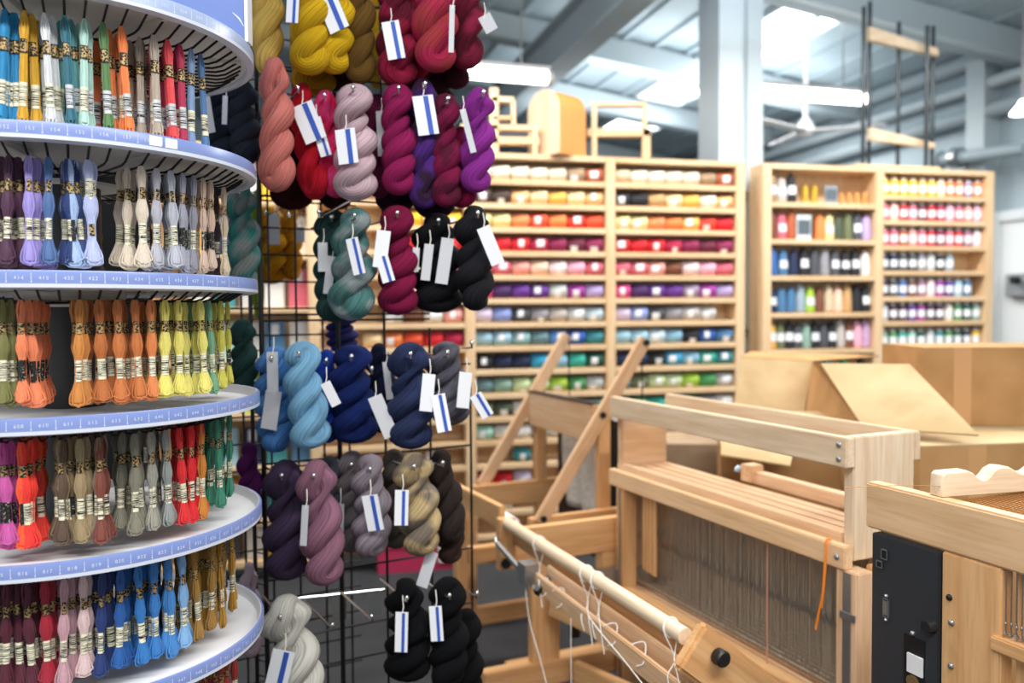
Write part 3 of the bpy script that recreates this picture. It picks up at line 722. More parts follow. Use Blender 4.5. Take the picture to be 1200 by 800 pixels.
# row 3
hank('grey teal hank in the third row with striped tag', 417, 246, 366, 50, 1.97, '#4f7d7a', [(412, 279, 321, 15, -12, 1)], '#8f9a9c', tilt=4)
hank('dark slate teal hank behind the grey teal one', 390, 248, 368, 42, 2.06, '#2a4543', [(389, 300, 344, 10, 8, None), (378, 284, 318, 11, 0, None)], hook=True)
hank('wine red hank in the third row beside the teal one', 465, 243, 360, 46, 1.99, '#7d1840', [(450, 270, 313, 16, 8, 0), (447, 300, 330, 15, -16, 1)])
hank('black hank in the third row behind two shaded-grey tags', 512, 252, 358, 52, 2.04, '#15161a', [(525, 279, 332, 15, 9, None), (503, 286, 328, 11, 7, None), (488, 290, 318, 8, 4, None)])
hank('charcoal black hank at the right end of the third row', 556, 243, 355, 44, 1.99, '#1d1d22', [(566, 266, 309, 16, -22, 0)])
hank('golden amber hank seen through the grid behind the rack', 316, 243, 326, 34, 2.46, '#c98a14', [(321, 250, 286, 12, 0, None)], hook='back')
hank('amber hank beside the golden one seen through the grid', 341, 245, 322, 22, 2.48, '#b87a10', [(352, 266, 284, 10, 0, None)], hook='back')
hank('olive green hank behind the rack post', 300, 225, 362, 14, 2.42, '#7c9426', hook='back')
hank('indigo hank just below the dark teal hank', 400, 366, 410, 34, 2.2, '#3b3a7c', hook=False)
# row 4
hank('sky blue hank at the left of the fourth row', 322, 408, 522, 44, 2.0, '#4d83c2', [(319, 412, 460, 13, 0, None), (321, 458, 503, 20, 9, None)])
hank('pale blue hank at the front of the fourth row', 353, 402, 518, 44, 1.93, '#7fb3d6', [(381, 448, 475, 12, -26, 0)], tilt=-5)
hank('royal blue hank behind the pale blue one', 383, 411, 512, 28, 2.05, '#1f3fa0')
hank('deep navy blue hank in the middle of the fourth row', 413, 406, 512, 48, 2.02, '#15255c', [(439, 464, 512, 17, -22, None)])
hank('blackish navy hank behind the slate navy one', 444, 404, 500, 34, 2.10, '#141a33', [(452, 424, 468, 8, -6, None)], hook=False)
hank('slate navy hank in the fourth row with two tags', 480, 403, 518, 50, 1.98, '#2b3556', [(503, 438, 482, 15, 6, 0), (513, 462, 506, 17, -10, 1)])
hank('charcoal grey hank at the right end of the fourth row', 522, 402, 492, 46, 2.05, '#4c4b54', [(546, 436, 478, 15, 6, 0), (557, 462, 488, 15, -30, 1)], '#5f5d69', tilt=-4)
# row 5
hank('dark aubergine hank at the left of the fifth row', 334, 541, 672, 46, 1.97, '#42354e')
hank('dusty mauve hank at the front of the fifth row', 370, 541, 678, 44, 1.92, '#93677a', [(358, 592, 640, 8, 4, None)], tilt=-4)
hank('slate grey hank behind the dusty mauve one', 386, 536, 640, 30, 2.05, '#3c3e48', [(398, 590, 634, 11, 2, None)], hook=False)
hank('grey taupe hank in the fifth row behind the light grey one', 412, 530, 640, 36, 2.06, '#6f676b')
hank('light grey mauve hank in the fifth row with striped tag', 434, 534, 646, 42, 1.98, '#8d828b', [(433, 580, 622, 20, -10, 1)])
hank('taupe and cream hank in the fifth row with striped tag', 484, 531, 644, 44, 1.98, '#7c7063', [(471, 574, 616, 16, 2, 1)], '#c0a87c', tilt=-5)
hank('brown grey hank behind the taupe and cream one', 462, 528, 636, 34, 2.07, '#57504a', hook=False)
hank('dark brown hank at the right end of the fifth row', 516, 528, 630, 32, 2.04, '#2f2724', [(507, 646, 688, 14, 18, None)], tilt=-8)
hank('dark chocolate hank hanging lowest of the fifth row', 527, 570, 655, 30, 2.08, '#3a2a26', hook=False)
# row 6
hank('thick cream white hank at the bottom left of the rack', 333, 700, 842, 54, 1.90, '#cfcdc4', [(333, 762, 830, 26, 14, 1)], tilt=-8)
hank('black hank with yellow tie at bottom of the rack', 476, 680, 792, 48, 1.99, '#0c0d10', [(471, 717, 765, 15, 2, 1)])
hank('large black hank at the bottom right of the rack', 524, 678, 800, 42, 2.0, '#0d0e11', [(510, 710, 752, 15, -3, 1)])
hank('black hank hanging lowest at the rack bottom right', 545, 715, 830, 36, 2.05, '#0a0b0e', hook=False)
# bare chrome hooks, bracket bar
for bx0, by0, tx, ty in ((352, 700, 390, 737), (400, 694, 436, 727), (540, 688, 559, 700), (424, 412, 436, 437), (540, 408, 553, 407), (410, 235, 374, 254)):
    p = at(bx0, by0, 2.12); q2 = at(tx, ty, 1.93); m = MB(); m.tube([p, q2, q2+Vector((0, -.003, .01))], .0028, 8)
    m.lathe([(.001, -.006), (.005, -.003), (.0055, .001), (.003, .005), (.001, .006)], 10, (q2.x, q2.y-.002, q2.z+.012)); build(m, 'hook', CHROME, e)
rod('bracket_bar', e, at(345, 702, 2.10), at(450, 691, 2.22), .004, CHROME, 8)
for x in (350, 398, 440):
    p = at(x, 700-(x-350)*.1, 2.12+.001*(x-350)); m = MB(); m.box((p.x-.02, p.y-.003, p.z-.07), (p.x+.018, p.y+.003, p.z-.005)); build(m, 'bracket_plate', STEEL, e, False)
#CAROUSEL
# ================================================================ THREAD CAROUSEL
CC = Vector((-.848, 1.564, 0)); CRD = .342; TS = .227
def tz(k): return 1.471 - TS*(k-3)          # top edge of the label rail of tier k
BH = .0235
NH = 64
car = thing('thread_carousel', 'tall round white carousel of embroidery floss with periwinkle numbered tiers', 'display stand', CC)
m = MB(); m.lathe([(.001, -.02), (.05, -.02), (.05, 0)], 20); 
rod('centre_post', car, (0, 0, .02), (0, 0, tz(1)+.0), .055, BLACKP, 24)
m = MB(); m.lathe([(.001, .03), (.30, .03), (.31, .02), (.31, 0.001), (.001, .001)], 40); build(m, 'base', BLACKP, car)
def ptheta(px, py, R):
    d = ray(px, py); a = Vector((d.x, d.y)); o = Vector((-CC.x, -CC.y)); A = a.dot(a); Bq = 2*o.dot(a); Cq = o.dot(o)-R*R; D = Bq*Bq-4*A*Cq
    t = (-Bq-math.sqrt(max(0, D)))/(2*A); p = o+a*t; return math.atan2(p.y, p.x)
# digits for the printed numbers
GL = {}
for ch in '0123456789':
    cu = bpy.data.curves.new('t', 'FONT'); cu.body = ch; cu.size = 1; cu.align_x = 'CENTER'; ob = bpy.data.objects.new('t', cu); COL.objects.link(ob)
    bpy.context.view_layer.update(); me = bpy.data.meshes.new_from_object(ob.evaluated_get(bpy.context.evaluated_depsgraph_get()))
    GL[ch] = ([tuple(v_.co) for v_ in me.vertices], [tuple(p.vertices) for p in me.polygons]); bpy.data.objects.remove(ob); bpy.data.curves.remove(cu); bpy.data.meshes.remove(me)
NUMS = {1: (170, 20, [221, 223, 224, 225, 300, 301, 304, 307, 309, 310]), 2: (35, 151, [106, 107, 111, 115, 121, 125, 150, 151, 152, 153, 154, 155, 156, 157, 158, 159]),
 3: (22, 323, [406, 407, 413, 414, 415, 420, 422, 433, 434, 435, 436, 437, 444, 445, 451]), 4: (22, 498, [603, 604, 605, 606, 608, 610, 611, 612, 613, 632, 640, 642, 644, 645, 646, 647, 648, 666]),
 5: (27, 669, [809, 813, 814, 815, 816, 817, 818, 819, 820, 822, 823, 824, 825, 826, 827, 828, 829, 830]), 6: (250, 778, [945, 946, 947, 948, 950, 951, 954, 955, 956, 957])}
NANCH = {1: 4, 2: 9, 3: 3, 4: 4, 5: 4, 6: 4}
PRINT = newmat('white_print', '#dfe6fa', .5)
STEP = 2*pi/NH
hkm = MB(); ri, ro = .10, .318
hkm.tube([(ri, 0, -.022), (ro-.046, 0, -.022), (ro-.030, 0, -.018), (ro, 0, .001)], .0021, 6); HOOKM = hkm.mesh('hook', WIRE)
hcount = 0
for k in range(1, 7):
    z = tz(k)
    tier = bpy.data.objects.new('tier', None); COL.objects.link(tier); tier.parent = car; tier.location = (0, 0, z)
    m = MB(); m.lathe([(.02, -.017), (CRD-.012, -.017), (CRD-.007, -.010), (CRD-.005, .0), (CRD-.0035, .0005)], 96); build(m, 'dish', DISHW, tier)
    m = MB(); m.lathe([(CRD-.0035, .0005), (CRD, 0), (CRD+.0012, -.003), (CRD+.0012, -BH+.003)], 96); o = build(m, 'label_rail', RIM if k > 1 else newmat('pale_label_rail', '#a3b4d6', .3), tier)
    m = MB(); m.lathe([(CRD+.0012, -BH+.003), (CRD+.001, -BH-.003), (CRD-.012, -BH-.006), (CRD-.014, -BH+.001)], 96); build(m, 'clear_edge', RIMC, tier)
    m = MB(); m.lathe([(CRD-.014, -BH+.002), (.20, -BH+.004), (.19, -BH-.001), (.10, -BH-.001), (.09, -BH-.03), (.03, -BH-.03)], 96); build(m, 'underside', UNDER, tier)
    m = MB(); rib = MB()
    for i in range(8):
        a = i*pi/4+.2; rib.bar((.1*cos(a), .1*sin(a), -BH-.0), (.32*cos(a), .32*sin(a), -BH-.0), .008, .008)
    build(rib, 'ribs', UNDER, tier, False)
    m = MB(); pr_ = [(ri*cos(2*pi*i/48), ri*sin(2*pi*i/48), -BH-.022) for i in range(48)]; m.tube(pr_, .004, 6, True)
    m.tube([(.2*cos(2*pi*i/48), .2*sin(2*pi*i/48), -BH-.025) for i in range(48)], .0022, 6, True); build(m, 'hook_ring', WIRE, tier)
    apx, apy, nums = NUMS[k]
    th0 = ptheta(apx, apy, CRD); 
    rest = MB()
    for i in range(NH):
        a = th0 + STEP*(i+.5); aa = (a+pi) % (2*pi)-pi
        vis = -2.45 < aa < .75 if k < 3 else -2.35 < aa < .3
        if vis and hcount < 298:
            o = link('hook', HOOKM, tier); o.location = (0, 0, -BH); o.rotation_euler = (0, 0, a); hcount += 1
        else:
            c_, s_ = cos(a), sin(a); rest.tube([(x*c_, x*s_, zz-BH) for x, zz in ((ri, -.022), (ro-.046, -.022), (ro-.030, -.018), (ro, .001))], .0021, 4)
    tag(build(rest, 'hooks_far_side', WIRE, tier), kind='stuff')
    m = MB()
    def onrail(u_, v_, a): 
        aa = a+u_/CRD; R_ = CRD+.0018; return (R_*cos(aa), R_*sin(aa), v_)
    for i, nmb in enumerate(nums):
        a = th0+STEP*(i-NANCH[k])
        for j, ch in enumerate(str(nmb)):
            vs, fs = GL[ch]; sz = .0078
            m.add([onrail((x+(j-1)*.62)*sz, y*sz-.0145, a) for x, y, _ in vs], fs)
        at0 = a+STEP/2
        m.add([onrail(u_, v_, at0) for u_, v_ in ((-.0004, -.017), (.0004, -.017), (.0004, -.004), (-.0004, -.004))], [(0, 1, 2, 3)])
        m.add([onrail(u_, v_, at0) for u_, v_ in ((-.0014, -.017), (0, -.0195), (.0014, -.017))], [(0, 1, 2)])
    build(m, 'printed_numbers', PRINT, tier, False)
    if k == 2:
        for px0 in (182, 200):
            a = ptheta(px0, 160, CRD); m = MB(); m.add([onrail(u_, v_, a) for u_, v_ in ((-.011, -.019), (.009, -.019), (.011, -.016), (.011, -.003), (-.011, -.003))], [(0, 1, 2, 3, 4)]); build(m, 'paper_sticker', PAPER, tier, False)
# header sign
p0, p1 = at(120, 60, 1.60)-CC, at(290, 60, 1.60)-CC
m = MB(); m.box((p0.x-.25, p0.y-.012, tz(1)+.003), (p1.x, p1.y+.012, tz(1)+.42)); 
SIGN = newmat('blue_sign_face', '#5573b8', .35); sg = build(m, 'header_sign', SIGN, car, False)
m = MB(); m.box((p1.x-.0002, p0.y-.014, tz(1)+.003), (p1.x+.006, p0.y+.014, tz(1)+.42)); build(m, 'sign_edge', WHITE, sg, False)
m = MB(); q0 = at(272, 14, 1.585)-CC; q1 = at(285, 30, 1.585)-CC; q0.y = q1.y = p0.y-.0125; m.tube([q0, q0.lerp(q1, .5)+Vector((.002, 0, .001)), q1], [.0008, .0018, .0006], 6); build(m, 'printed_stroke', PRINT, sg)

DB = thing('added_dark_backdrop', 'added black backdrop board behind the thread carousel', 'board', (-1.75, 2.36, 0), rad(-3))  # made-up dark board, added to blacken the view through the carousel
board('panel', DB, (-1.0, 0, .04), (.70, .03, 2.3), newmat('matt_black_backdrop', '#0c0d0f', .8), .003); board('foot', DB, (-.9, -.2, 0), (-.84, .2, .04), BLACKP); board('foot', DB, (.5, -.2, 0), (.56, .2, .04), BLACKP)
# floss skeins ----------------------------------------------------------------
def env(prof, z):
    for (z0, a), (z1, b) in zip(prof, prof[1:]):
        if z1 <= z <= z0:
            t = (z0-z)/(z0-z1); t = t*t*(3-2*t); return a+(b-a)*t
    return prof[-1][1]
def skein_mesh(prof, seed, Ln, flare):
    rnd = random.Random(seed); m = MB(); nl = 13; ns = 22
    for j in range(nl):
        kx = .12+.88*((j*.618) % 1)**.7; ay = rnd.choice((-1, 1))*rnd.uniform(.1, .75)*math.sqrt(max(0, 1-kx*kx*.75))
        zb = -Ln+rnd.uniform(-.004, .007); sp = 1+rnd.uniform(-.2, .28)*flare; path = []
        for side in (1, -1):
            seq = range(ns+1) if side == 1 else range(ns, -1, -1)
            if side == -1:
                for q in range(1, 4): path.append((side*-1*cos(pi*q/4)*env(prof, zb+.002)*kx*sp, ay*env(prof, zb+.002)*.8, zb-.004*sin(pi*q/4)))
            for i in seq:
                z = zb*i/ns; wd = env(prof, z)
                tail = max(0, (-z-(Ln-.04))/.04)
                path.append((side*wd*kx*(1+(sp-1)*tail)+rnd.uniform(-.0004, .0004), ay*wd*.8+rnd.uniform(-.0004, .0004), z))
        for q in range(1, 4): path.append((-cos(pi*q/4)*env(prof, 0)*kx, ay*env(prof, 0)*.7, .003*sin(pi*q/4)+.001))
        m.tube(path, .00165, 5, True)
    m.lathe([(.0004, -.012)]+[(max(.001, env(prof, -Ln*i/14)*.86), -Ln*i/14) for i in range(2, 14)]+[(env(prof, -Ln)*.8, -Ln+.001), (.001, -Ln-.002)], 14, sxy=(1, .72))
    return m.mesh('floss_skein', FLOSS)
LN = .166
PA = [(0, .0055), (-.012, .0088), (-.030, .0062), (-.034, .0056), (-.052, .0056), (-.060, .0088), (-.078, .0118), (-.092, .0074), (-.096, .0061), (-.130, .0061), (-.142, .0104), (-.158, .0158), (-.166, .0150)]
PBp = [(0, .0040), (-.010, .0070), (-.024, .0085), (-.040, .0066), (-.062, .0064), (-.110, .0068), (-.145, .0068), (-.156, .0088), (-.166, .0100)]
SKA = [skein_mesh(PA, s, LN, 1) for s in (1, 2, 3)]; SKB = [skein_mesh(PBp, s, LN, .6) for s in (4, 5)]
def bandm(r, z0, z1, mt, nm):
    h = (z0-z1)/2; m = MB(); m.lathe([(r, h), (r, -h)], 18, sxy=(1.04, .78)); return m.mesh(nm, mt), (z0+z1)/2
BA = bandm(.0068, -.033, -.053, GOLD, 'brand_band'); BB = bandm(.0079, -.040, -.062, GOLD, 'brand_band')
LA = {k_: bandm(.0073, -.096, -.131, mt, 'barcode_band') for k_, mt in (('w', BARC), ('k', BKLB), ('s', BARS))}
LBb = {k_: bandm(.0081, -.108, -.146, mt, 'barcode_band') for k_, mt in (('w', BARC), ('k', BKLB), ('s', BARS))}
# (pixel column of the front skein, how many on the hook, colour name, colour, style, band, flipped)
F = {1: [(-6, 3, 'bright blue', '#1687bd', 'B', 'w'), (12, 3, 'bright blue', '#1687bd', 'B', 'w'), (35, 4, 'gold yellow', '#d9a72a', 'B', 'w'), (57, 3, 'white', '#dcdfe2', 'B', 'w'), (76, 1, 'dark teal', '#2a6c80', 'B', 's'),
  (88, 2, 'sea teal', '#5fa3a6', 'B', 's'), (109, 4, 'pale mint', '#b4d9ce', 'B', 's'), (122, 1, 'moss green', '#5c8350', 'B', 's'), (152, 6, 'orange', '#f58849', 'B', 's'), (183, 8, 'taupe', '#b5a797', 'B', 's'),
  (204, 4, 'coral red', '#e2484f', 'B', 's'), (220, 3, 'cherry crimson', '#b5204f', 'B', 's'), (230, 1, 'powder blue', '#7f9cc4', 'B', 's'), (240, 1, 'denim blue', '#4c78a8', 'B', 's')],
 2: [(-4, 5, 'plum', '#532444', 'A', 'w'), (12, 3, 'plum', '#532444', 'A', 'w'), (20, 3, 'dark plum', '#4a2140', 'A', 'w'), (33, 6, 'lavender', '#9d8fd6', 'A', 'w'), (64, 1, 'dusk blue', '#4e6ea3', 'A', 'w'), (74, 3, 'pale blue', '#a3bbe0', 'A', 'k'),
  (89, 2, 'navy blue', '#1c3874', 'A', 'w'), (104, 3, 'icy lilac', '#b8c2e8', 'A', 'w'), (170, 4, 'ivory', '#dccfbd', 'A', 'w'), (190, 3, 'silver grey', '#b9bac6', 'A', 'w'), (204, 3, 'silver grey', '#b3b6c2', 'A', 'w'), (220, 4, 'steel grey', '#a3a4b4', 'A', 'k'),
  (228, 2, 'grey', '#8d8d9b', 'A', 'w'), (244, 3, 'shell beige', '#cdb3a1', 'A', 'k'), (252, 2, 'shell beige', '#cdb3a1', 'A', 'k'), (266, 1, 'pale beige', '#d6c3a8', 'A', 'w')],
 3: [(-2, 2, 'olive', '#7b7a45', 'A', 'w'), (16, 8, 'coral orange', '#ef8a5e', 'A', 'k'), (95, 3, 'ochre', '#c98238', 'A', 'w'), (125, 3, 'rust brown', '#b96a30', 'A', 'w'), (147, 3, 'rust orange', '#c6733a', 'A', 'w'), (158, 2, 'rust orange', '#c6733a', 'A', 'w'),
  (178, 3, 'apricot', '#e0884d', 'A', 'w'), (201, 4, 'lemon yellow', '#e6dc72', 'A', 'w'), (217, 3, 'lemon yellow', '#e6dc72', 'A', 'w'), (236, 4, 'lemon yellow', '#e8df78', 'A', 'w'), (249, 3, 'jade green', '#74a884', 'A', 'w'), (263, 3, 'lime yellow', '#d6cf56', 'A', 'w'), (275, 2, 'lime yellow', '#d6cf56', 'A', 'k')],
 4: [(-4, 3, 'magenta pink', '#bf3f8f', 'A', 'k'), (7, 2, 'orchid pink', '#c95aa5', 'A', 'k'), (21, 3, 'scarlet', '#f0372f', 'A', 'w'), (35, 6, 'neon orange', '#fb5a2f', 'A', 'k'), (64, 2, 'dark walnut', '#5a4636', 'A', 'w'), (79, 4, 'khaki', '#8f7a58', 'A', 'k'),
  (93, 2, 'tan khaki', '#a08c68', 'A', 'w'), (108, 2, 'grey tan', '#877b69', 'A', 'w'), (127, 4, 'chestnut', '#7d4134', 'A', 'w'), (155, 5, 'olive grey', '#83806f', 'A', 'w'), (171, 2, 'stone grey', '#a19f92', 'A', 'w'), (184, 2, 'ash grey', '#8d918c', 'A', 'w'), (198, 3, 'ash grey', '#949a98', 'A', 'w'),
  (214, 4, 'red', '#dd1a24', 'A', 'w'), (227, 3, 'red', '#dd1a24', 'A', 'w'), (236, 3, 'red', '#dd1a24', 'A', 'w'), (245, 1, 'amber', '#cc7f24', 'A', 'w'), (259, 4, 'emerald green', '#33836a', 'A', 'w'), (273, 3, 'emerald green', '#2f8669', 'A', 'w'), (283, 2, 'emerald green', '#2f8669', 'A', 'w')],
 5: [(-8, 6, 'dark maroon', '#4a0f22', 'A', 'w'), (8, 6, 'dark maroon', '#54122a', 'A', 'w'), (22, 5, 'dark maroon', '#54122a', 'A', 'w'), (56, 5, 'garnet red', '#a3152f', 'A', 'w'), (84, 2, 'dusty pink', '#c59aa4', 'A', 'w'), (98, 4, 'pale pink', '#dcc0c0', 'A', 'w'), (115, 3, 'navy', '#1a3470', 'A', 'w'),
  (137, 3, 'cobalt blue', '#1d5ca6', 'A', 'w'), (160, 3, 'azure blue', '#2f7cc4', 'A', 'w'), (176, 4, 'azure blue', '#357fc8', 'A', 'w'), (193, 5, 'azure blue', '#4189cf', 'A', 'w'), (204, 3, 'azure blue', '#4a90d2', 'A', 'k'), (221, 2, 'sky blue', '#86b6e4', 'A', 'w'), (237, 4, 'old gold', '#a0762c', 'A', 'w'),
  (251, 3, 'old gold', '#9c7428', 'A', 'w'), (265, 4, 'mustard', '#a97c26', 'A', 'w'), (277, 3, 'mustard', '#b08227', 'A', 'w'), (286, 3, 'mustard', '#b5882c', 'A', 'w')],
 6: [(262, 4, 'brick red', '#a83226', 'A', 'w'), (272, 3, 'brick red', '#b03428', 'A', 'w'), (281, 3, 'brick red', '#b23629', 'A', 'w'), (288, 3, 'brick red', '#b83a2c', 'A', 'w')]}
PYM = {1: 70, 2: 255, 3: 410, 4: 570, 5: 720, 6: 790}
TN = {1: 'top', 2: 'second', 3: 'third', 4: 'fourth', 5: 'fifth', 6: 'sixth'}
for k, lst in F.items():
    zt = tz(k)-BH-.0215
    for bi, (px, nsk, cn, hx, sty, bd) in enumerate(lst):
        th = ptheta(px, PYM[k], .290)
        th = (th)  # hooks are dense enough that every bunch has one within half a step
        # snap to the nearest hook of this tier
        apx, apy, _ = NUMS[k]; t0 = ptheta(apx, apy, CRD)+STEP/2
        th = t0+round((th-t0)/STEP)*STEP if k not in (1,) else t0+round((th-t0)/STEP)*STEP
        gname = '%s floss bunch %s from left under the %s tier' % (cn, ORD[bi+1], TN[k])
        for i in range(nsk+(1 if nsk > 1 else 0)):
            rr_ = .283-.015*i; me = random.choice(SKA if sty == 'A' else SKB)
            o = link('floss_skein', me); o.color = lin(hx)
            ext = k >= 4 and False
            jt = 0 if i == 0 else (.0095 if i % 2 else -.0085)*random.uniform(.6, 1.1); o.location = (CC.x+rr_*cos(th)-jt*sin(th), CC.y+rr_*sin(th)+jt*cos(th), zt-.0035)
            sc_ = .97+random.uniform(-.03, .03); o.scale = (.76+random.uniform(-.05, .08), .82, sc_ if k > 1 else .99)
            o.rotation_euler = (random.uniform(-.04, .04), random.uniform(-.05, .05), th+pi/2+random.uniform(-.4, .4))
            pos = 'front' if i == 0 else 'inside'
            tag(o, ('%s floss skein at the front of the %s bunch from left, %s tier' % (cn, ORD[bi+1], TN[k])) if i == 0 else ('%s floss skein, %s from front in the %s bunch from left, %s tier' % (cn, ORD[i+1], ORD[bi+1], TN[k])), 'floss skein', 'floss skeins under the %s tier' % TN[k])
            band = BA if sty == 'A' else BB; lab = (LA if sty == 'A' else LBb)[bd if random.random() < .8 else 'w']
            flip = cn == 'icy lilac'
            b_ = link('brand_band', band[0], o); b_.location = (0, 0, band[1]); l_ = link('barcode_band', lab[0], o); l_.location = (0, 0, lab[1])
            if flip: b_.location.z, l_.location.z = -.113, -.044; 

# bunches on the far side of the carousel, glimpsed through the gaps
for k in (2, 3, 4, 5):
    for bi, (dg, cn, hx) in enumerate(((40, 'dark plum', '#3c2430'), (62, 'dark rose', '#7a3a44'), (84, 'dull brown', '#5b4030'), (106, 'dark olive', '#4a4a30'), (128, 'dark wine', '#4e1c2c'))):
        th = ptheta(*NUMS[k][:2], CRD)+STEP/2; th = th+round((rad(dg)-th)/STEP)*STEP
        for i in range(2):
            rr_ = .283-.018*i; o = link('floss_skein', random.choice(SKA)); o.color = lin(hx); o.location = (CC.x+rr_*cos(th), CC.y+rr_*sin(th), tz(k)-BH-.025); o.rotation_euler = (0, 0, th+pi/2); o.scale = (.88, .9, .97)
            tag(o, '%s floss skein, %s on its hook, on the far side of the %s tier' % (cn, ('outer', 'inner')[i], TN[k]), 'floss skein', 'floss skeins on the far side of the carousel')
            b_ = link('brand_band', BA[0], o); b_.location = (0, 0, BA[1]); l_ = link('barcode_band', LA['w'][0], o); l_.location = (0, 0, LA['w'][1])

# ================================================================ LOOMS
nL = at(1001, 512, 1.95)
LA_ = math.atan2(.406, .914)
loom = thing('floor_loom', 'large birch floor loom with open castle box and wire heddles, centre right', 'loom', (nL.x, nL.y, 0), LA_)
def W(name, a, b, mats=WOOD, bev=.003, par=loom, label=None): return board(name, par, a, b, mats, bev, label)
# castle (local x = away to the right, y = away along the loom)
W('castle_rail', (-.028, -.004, 1.020), (.0, 1.10, 1.094), PALE)
W('castle_rail', (.205, 0.0, 1.020), (.228, 1.09, 1.094), PALE)
W('end_panel', (.0, 0, .79), (.205, .032, 1.094), PALE)
W('end_panel', (.0, 1.055, .838), (.19, 1.09, 1.02), WOOD)
W('lower_rail', (-.03, -.002, .772), (-.002, 1.105, .830), HONEY)
W('lower_rail', (-.002, .034, .815), (.02, 1.09, .852), WOOD)
for i in range(8):
    x = .024+.022*i; sh = bpy.data.objects.new('shaft', None); COL.objects.link(sh); sh.parent = loom
    board('shaft_bar', sh, (x, .04, .805), (x+.018, 1.05, .845-.002*(i % 2)), WOOD, .002)
    board('shaft_bar', sh, (x+.003, .04, .395), (x+.015, 1.05, .415), WOOD, .001)
    m = MB(); rnd = random.Random(i)
    for z in (.775, .440): m.tube([(x+.009, .05, z), (x+.009, 1.045, z)], .0028, 5)
    for q in range(150):
        y = .05+.99*((q+rnd.uniform(-.6, .6))/150)
        if i < 5 and .86 < y < .95 and q % 3: continue
        y2 = y+rnd.uniform(-.004, .004); zz = .60+rnd.uniform(-.006, .006); xx = x+.009+rnd.uniform(-.004, .004)
        for (za, zb, ya, yb) in ((.775, zz, y, y2), (zz, .44, y2, y)): m.add([(xx, ya-.0009, za), (xx, ya+.0009, za), (xx, yb+.0009, zb), (xx, yb-.0009, zb)], [(0, 1, 2, 3)])
        m.add([(xx-.001, y2-.002, zz-.008), (xx-.001, y2+.002, zz-.008), (xx-.001, y2+.002, zz+.008), (xx-.001, y2-.002, zz+.008)], [(0, 1, 2, 3)], 1)
        m.add([(xx-.001, y-.002, .449), (xx-.001, y+.002, .449), (xx-.001, y+.0025, .430), (xx-.001, y-.0025, .430)], [(0, 1, 2, 3)], 1)
    tag(build(m, 'heddles', [HEDD, STEEL], sh, False), kind='stuff')
for i in range(4): W('warp_slat', (-.0005+.003*i, .845+.026*i, .50), (.005+.003*i, .862+.026*i, .77), WARM, .001)
W('castle_post', (-.025, 1.01, 0), (.03, 1.06, .775), WARM)
W('castle_post', (-.025, -.035, 0), (.03, .03, .772), WOOD)
W('side_panel', (.03, -.04, 0.02), (.225, -.01, .783), WARM)
W('side_panel', (.03, 1.06, 0.02), (.225, 1.09, .80), WARM)
W('steel_strip', (-.028, -.018, .02), (-.0255, .006, .768), STEEL, 0); W('steel_strip', (-.028, 1.028, .02), (-.0255, 1.042, .768), STEEL, 0)
W('latch_plate', (-.032, -.034, .655), (-.028, .012, .672), STEEL, .0005)
W('beater_rail', (-.03, .02, .365), (.012, 1.02, .42), WARM); W('beater_rail', (.012, .02, .35), (.03, 1.02, .40), WARM)
W('base_panel', (.05, .03, .12), (.07, 1.05, .33), WARM)
for p in ((-.0285, .02, 1.075), (-.0285, .02, 1.040), (-.0305, .022, .80)): bolt(loom, p, (-1, 0, 0), .0075)
bolt(loom, (.19, .0, .815), (0, -1, 0), .008)
# back ledge inside the castle with a wing nut
W('back_beam', (.21, .1, .845), (.25, .62, .885), WOOD); W('back_beam_block', (.195, .60, .85), (.25, .65, .905), WOOD)
m = MB(); m.lathe([(.001, 0), (.012, .002), (.014, .01), (.006, .02), (.001, .022)], 12, (.2, .665, .875)); build(m, 'wing_nut', newmat('pale_blue_steel', '#9fb2c6', .3, .5), loom)
# far side frame
W('side_rail', (-.45, 1.10, .525), (.165, 1.135, .648), WARM)
W('side_block', (-.06, 1.10, .30), (.165, 1.135, .523), WARM)
W('front_post', (-.345, 1.102, .0), (-.235, 1.135, .524), WARM)
W('foot_rail', (-.53, 1.09, .08), (.2, 1.14, .165), WARM)
W('front_post', (-.36, -.02, .0), (-.26, .015, .42), WARM); W('foot_rail', (-.53, -.025, .0), (.2, .02, .085), WARM); W('side_rail', (-.34, -.02, .20), (-.03, .015, .30), WARM)
beam('stretcher', loom, (-.28, 1.07, .40), (-.02, .65, .30), .03, .12, WARM); beam('stretcher', loom, (-.2, 1.05, .12), (.0, .4, .12), .03, .1, WARM)
W('treadle', (-.3, .5, .05), (-.1, .55, .08), WARM)
for i in range(6): beam('treadle', loom, (-.42, .25+.11*i, .04), (.02, .25+.11*i, .12), .045, .022, WARM)
W('dark_lamm', (-.2, 1.07, .24), (-.17, 1.095, .40), BLACKP, .001); W('grey_plate', (-.16, 1.05, .42), (.1, 1.095, .47), STEEL, .001)
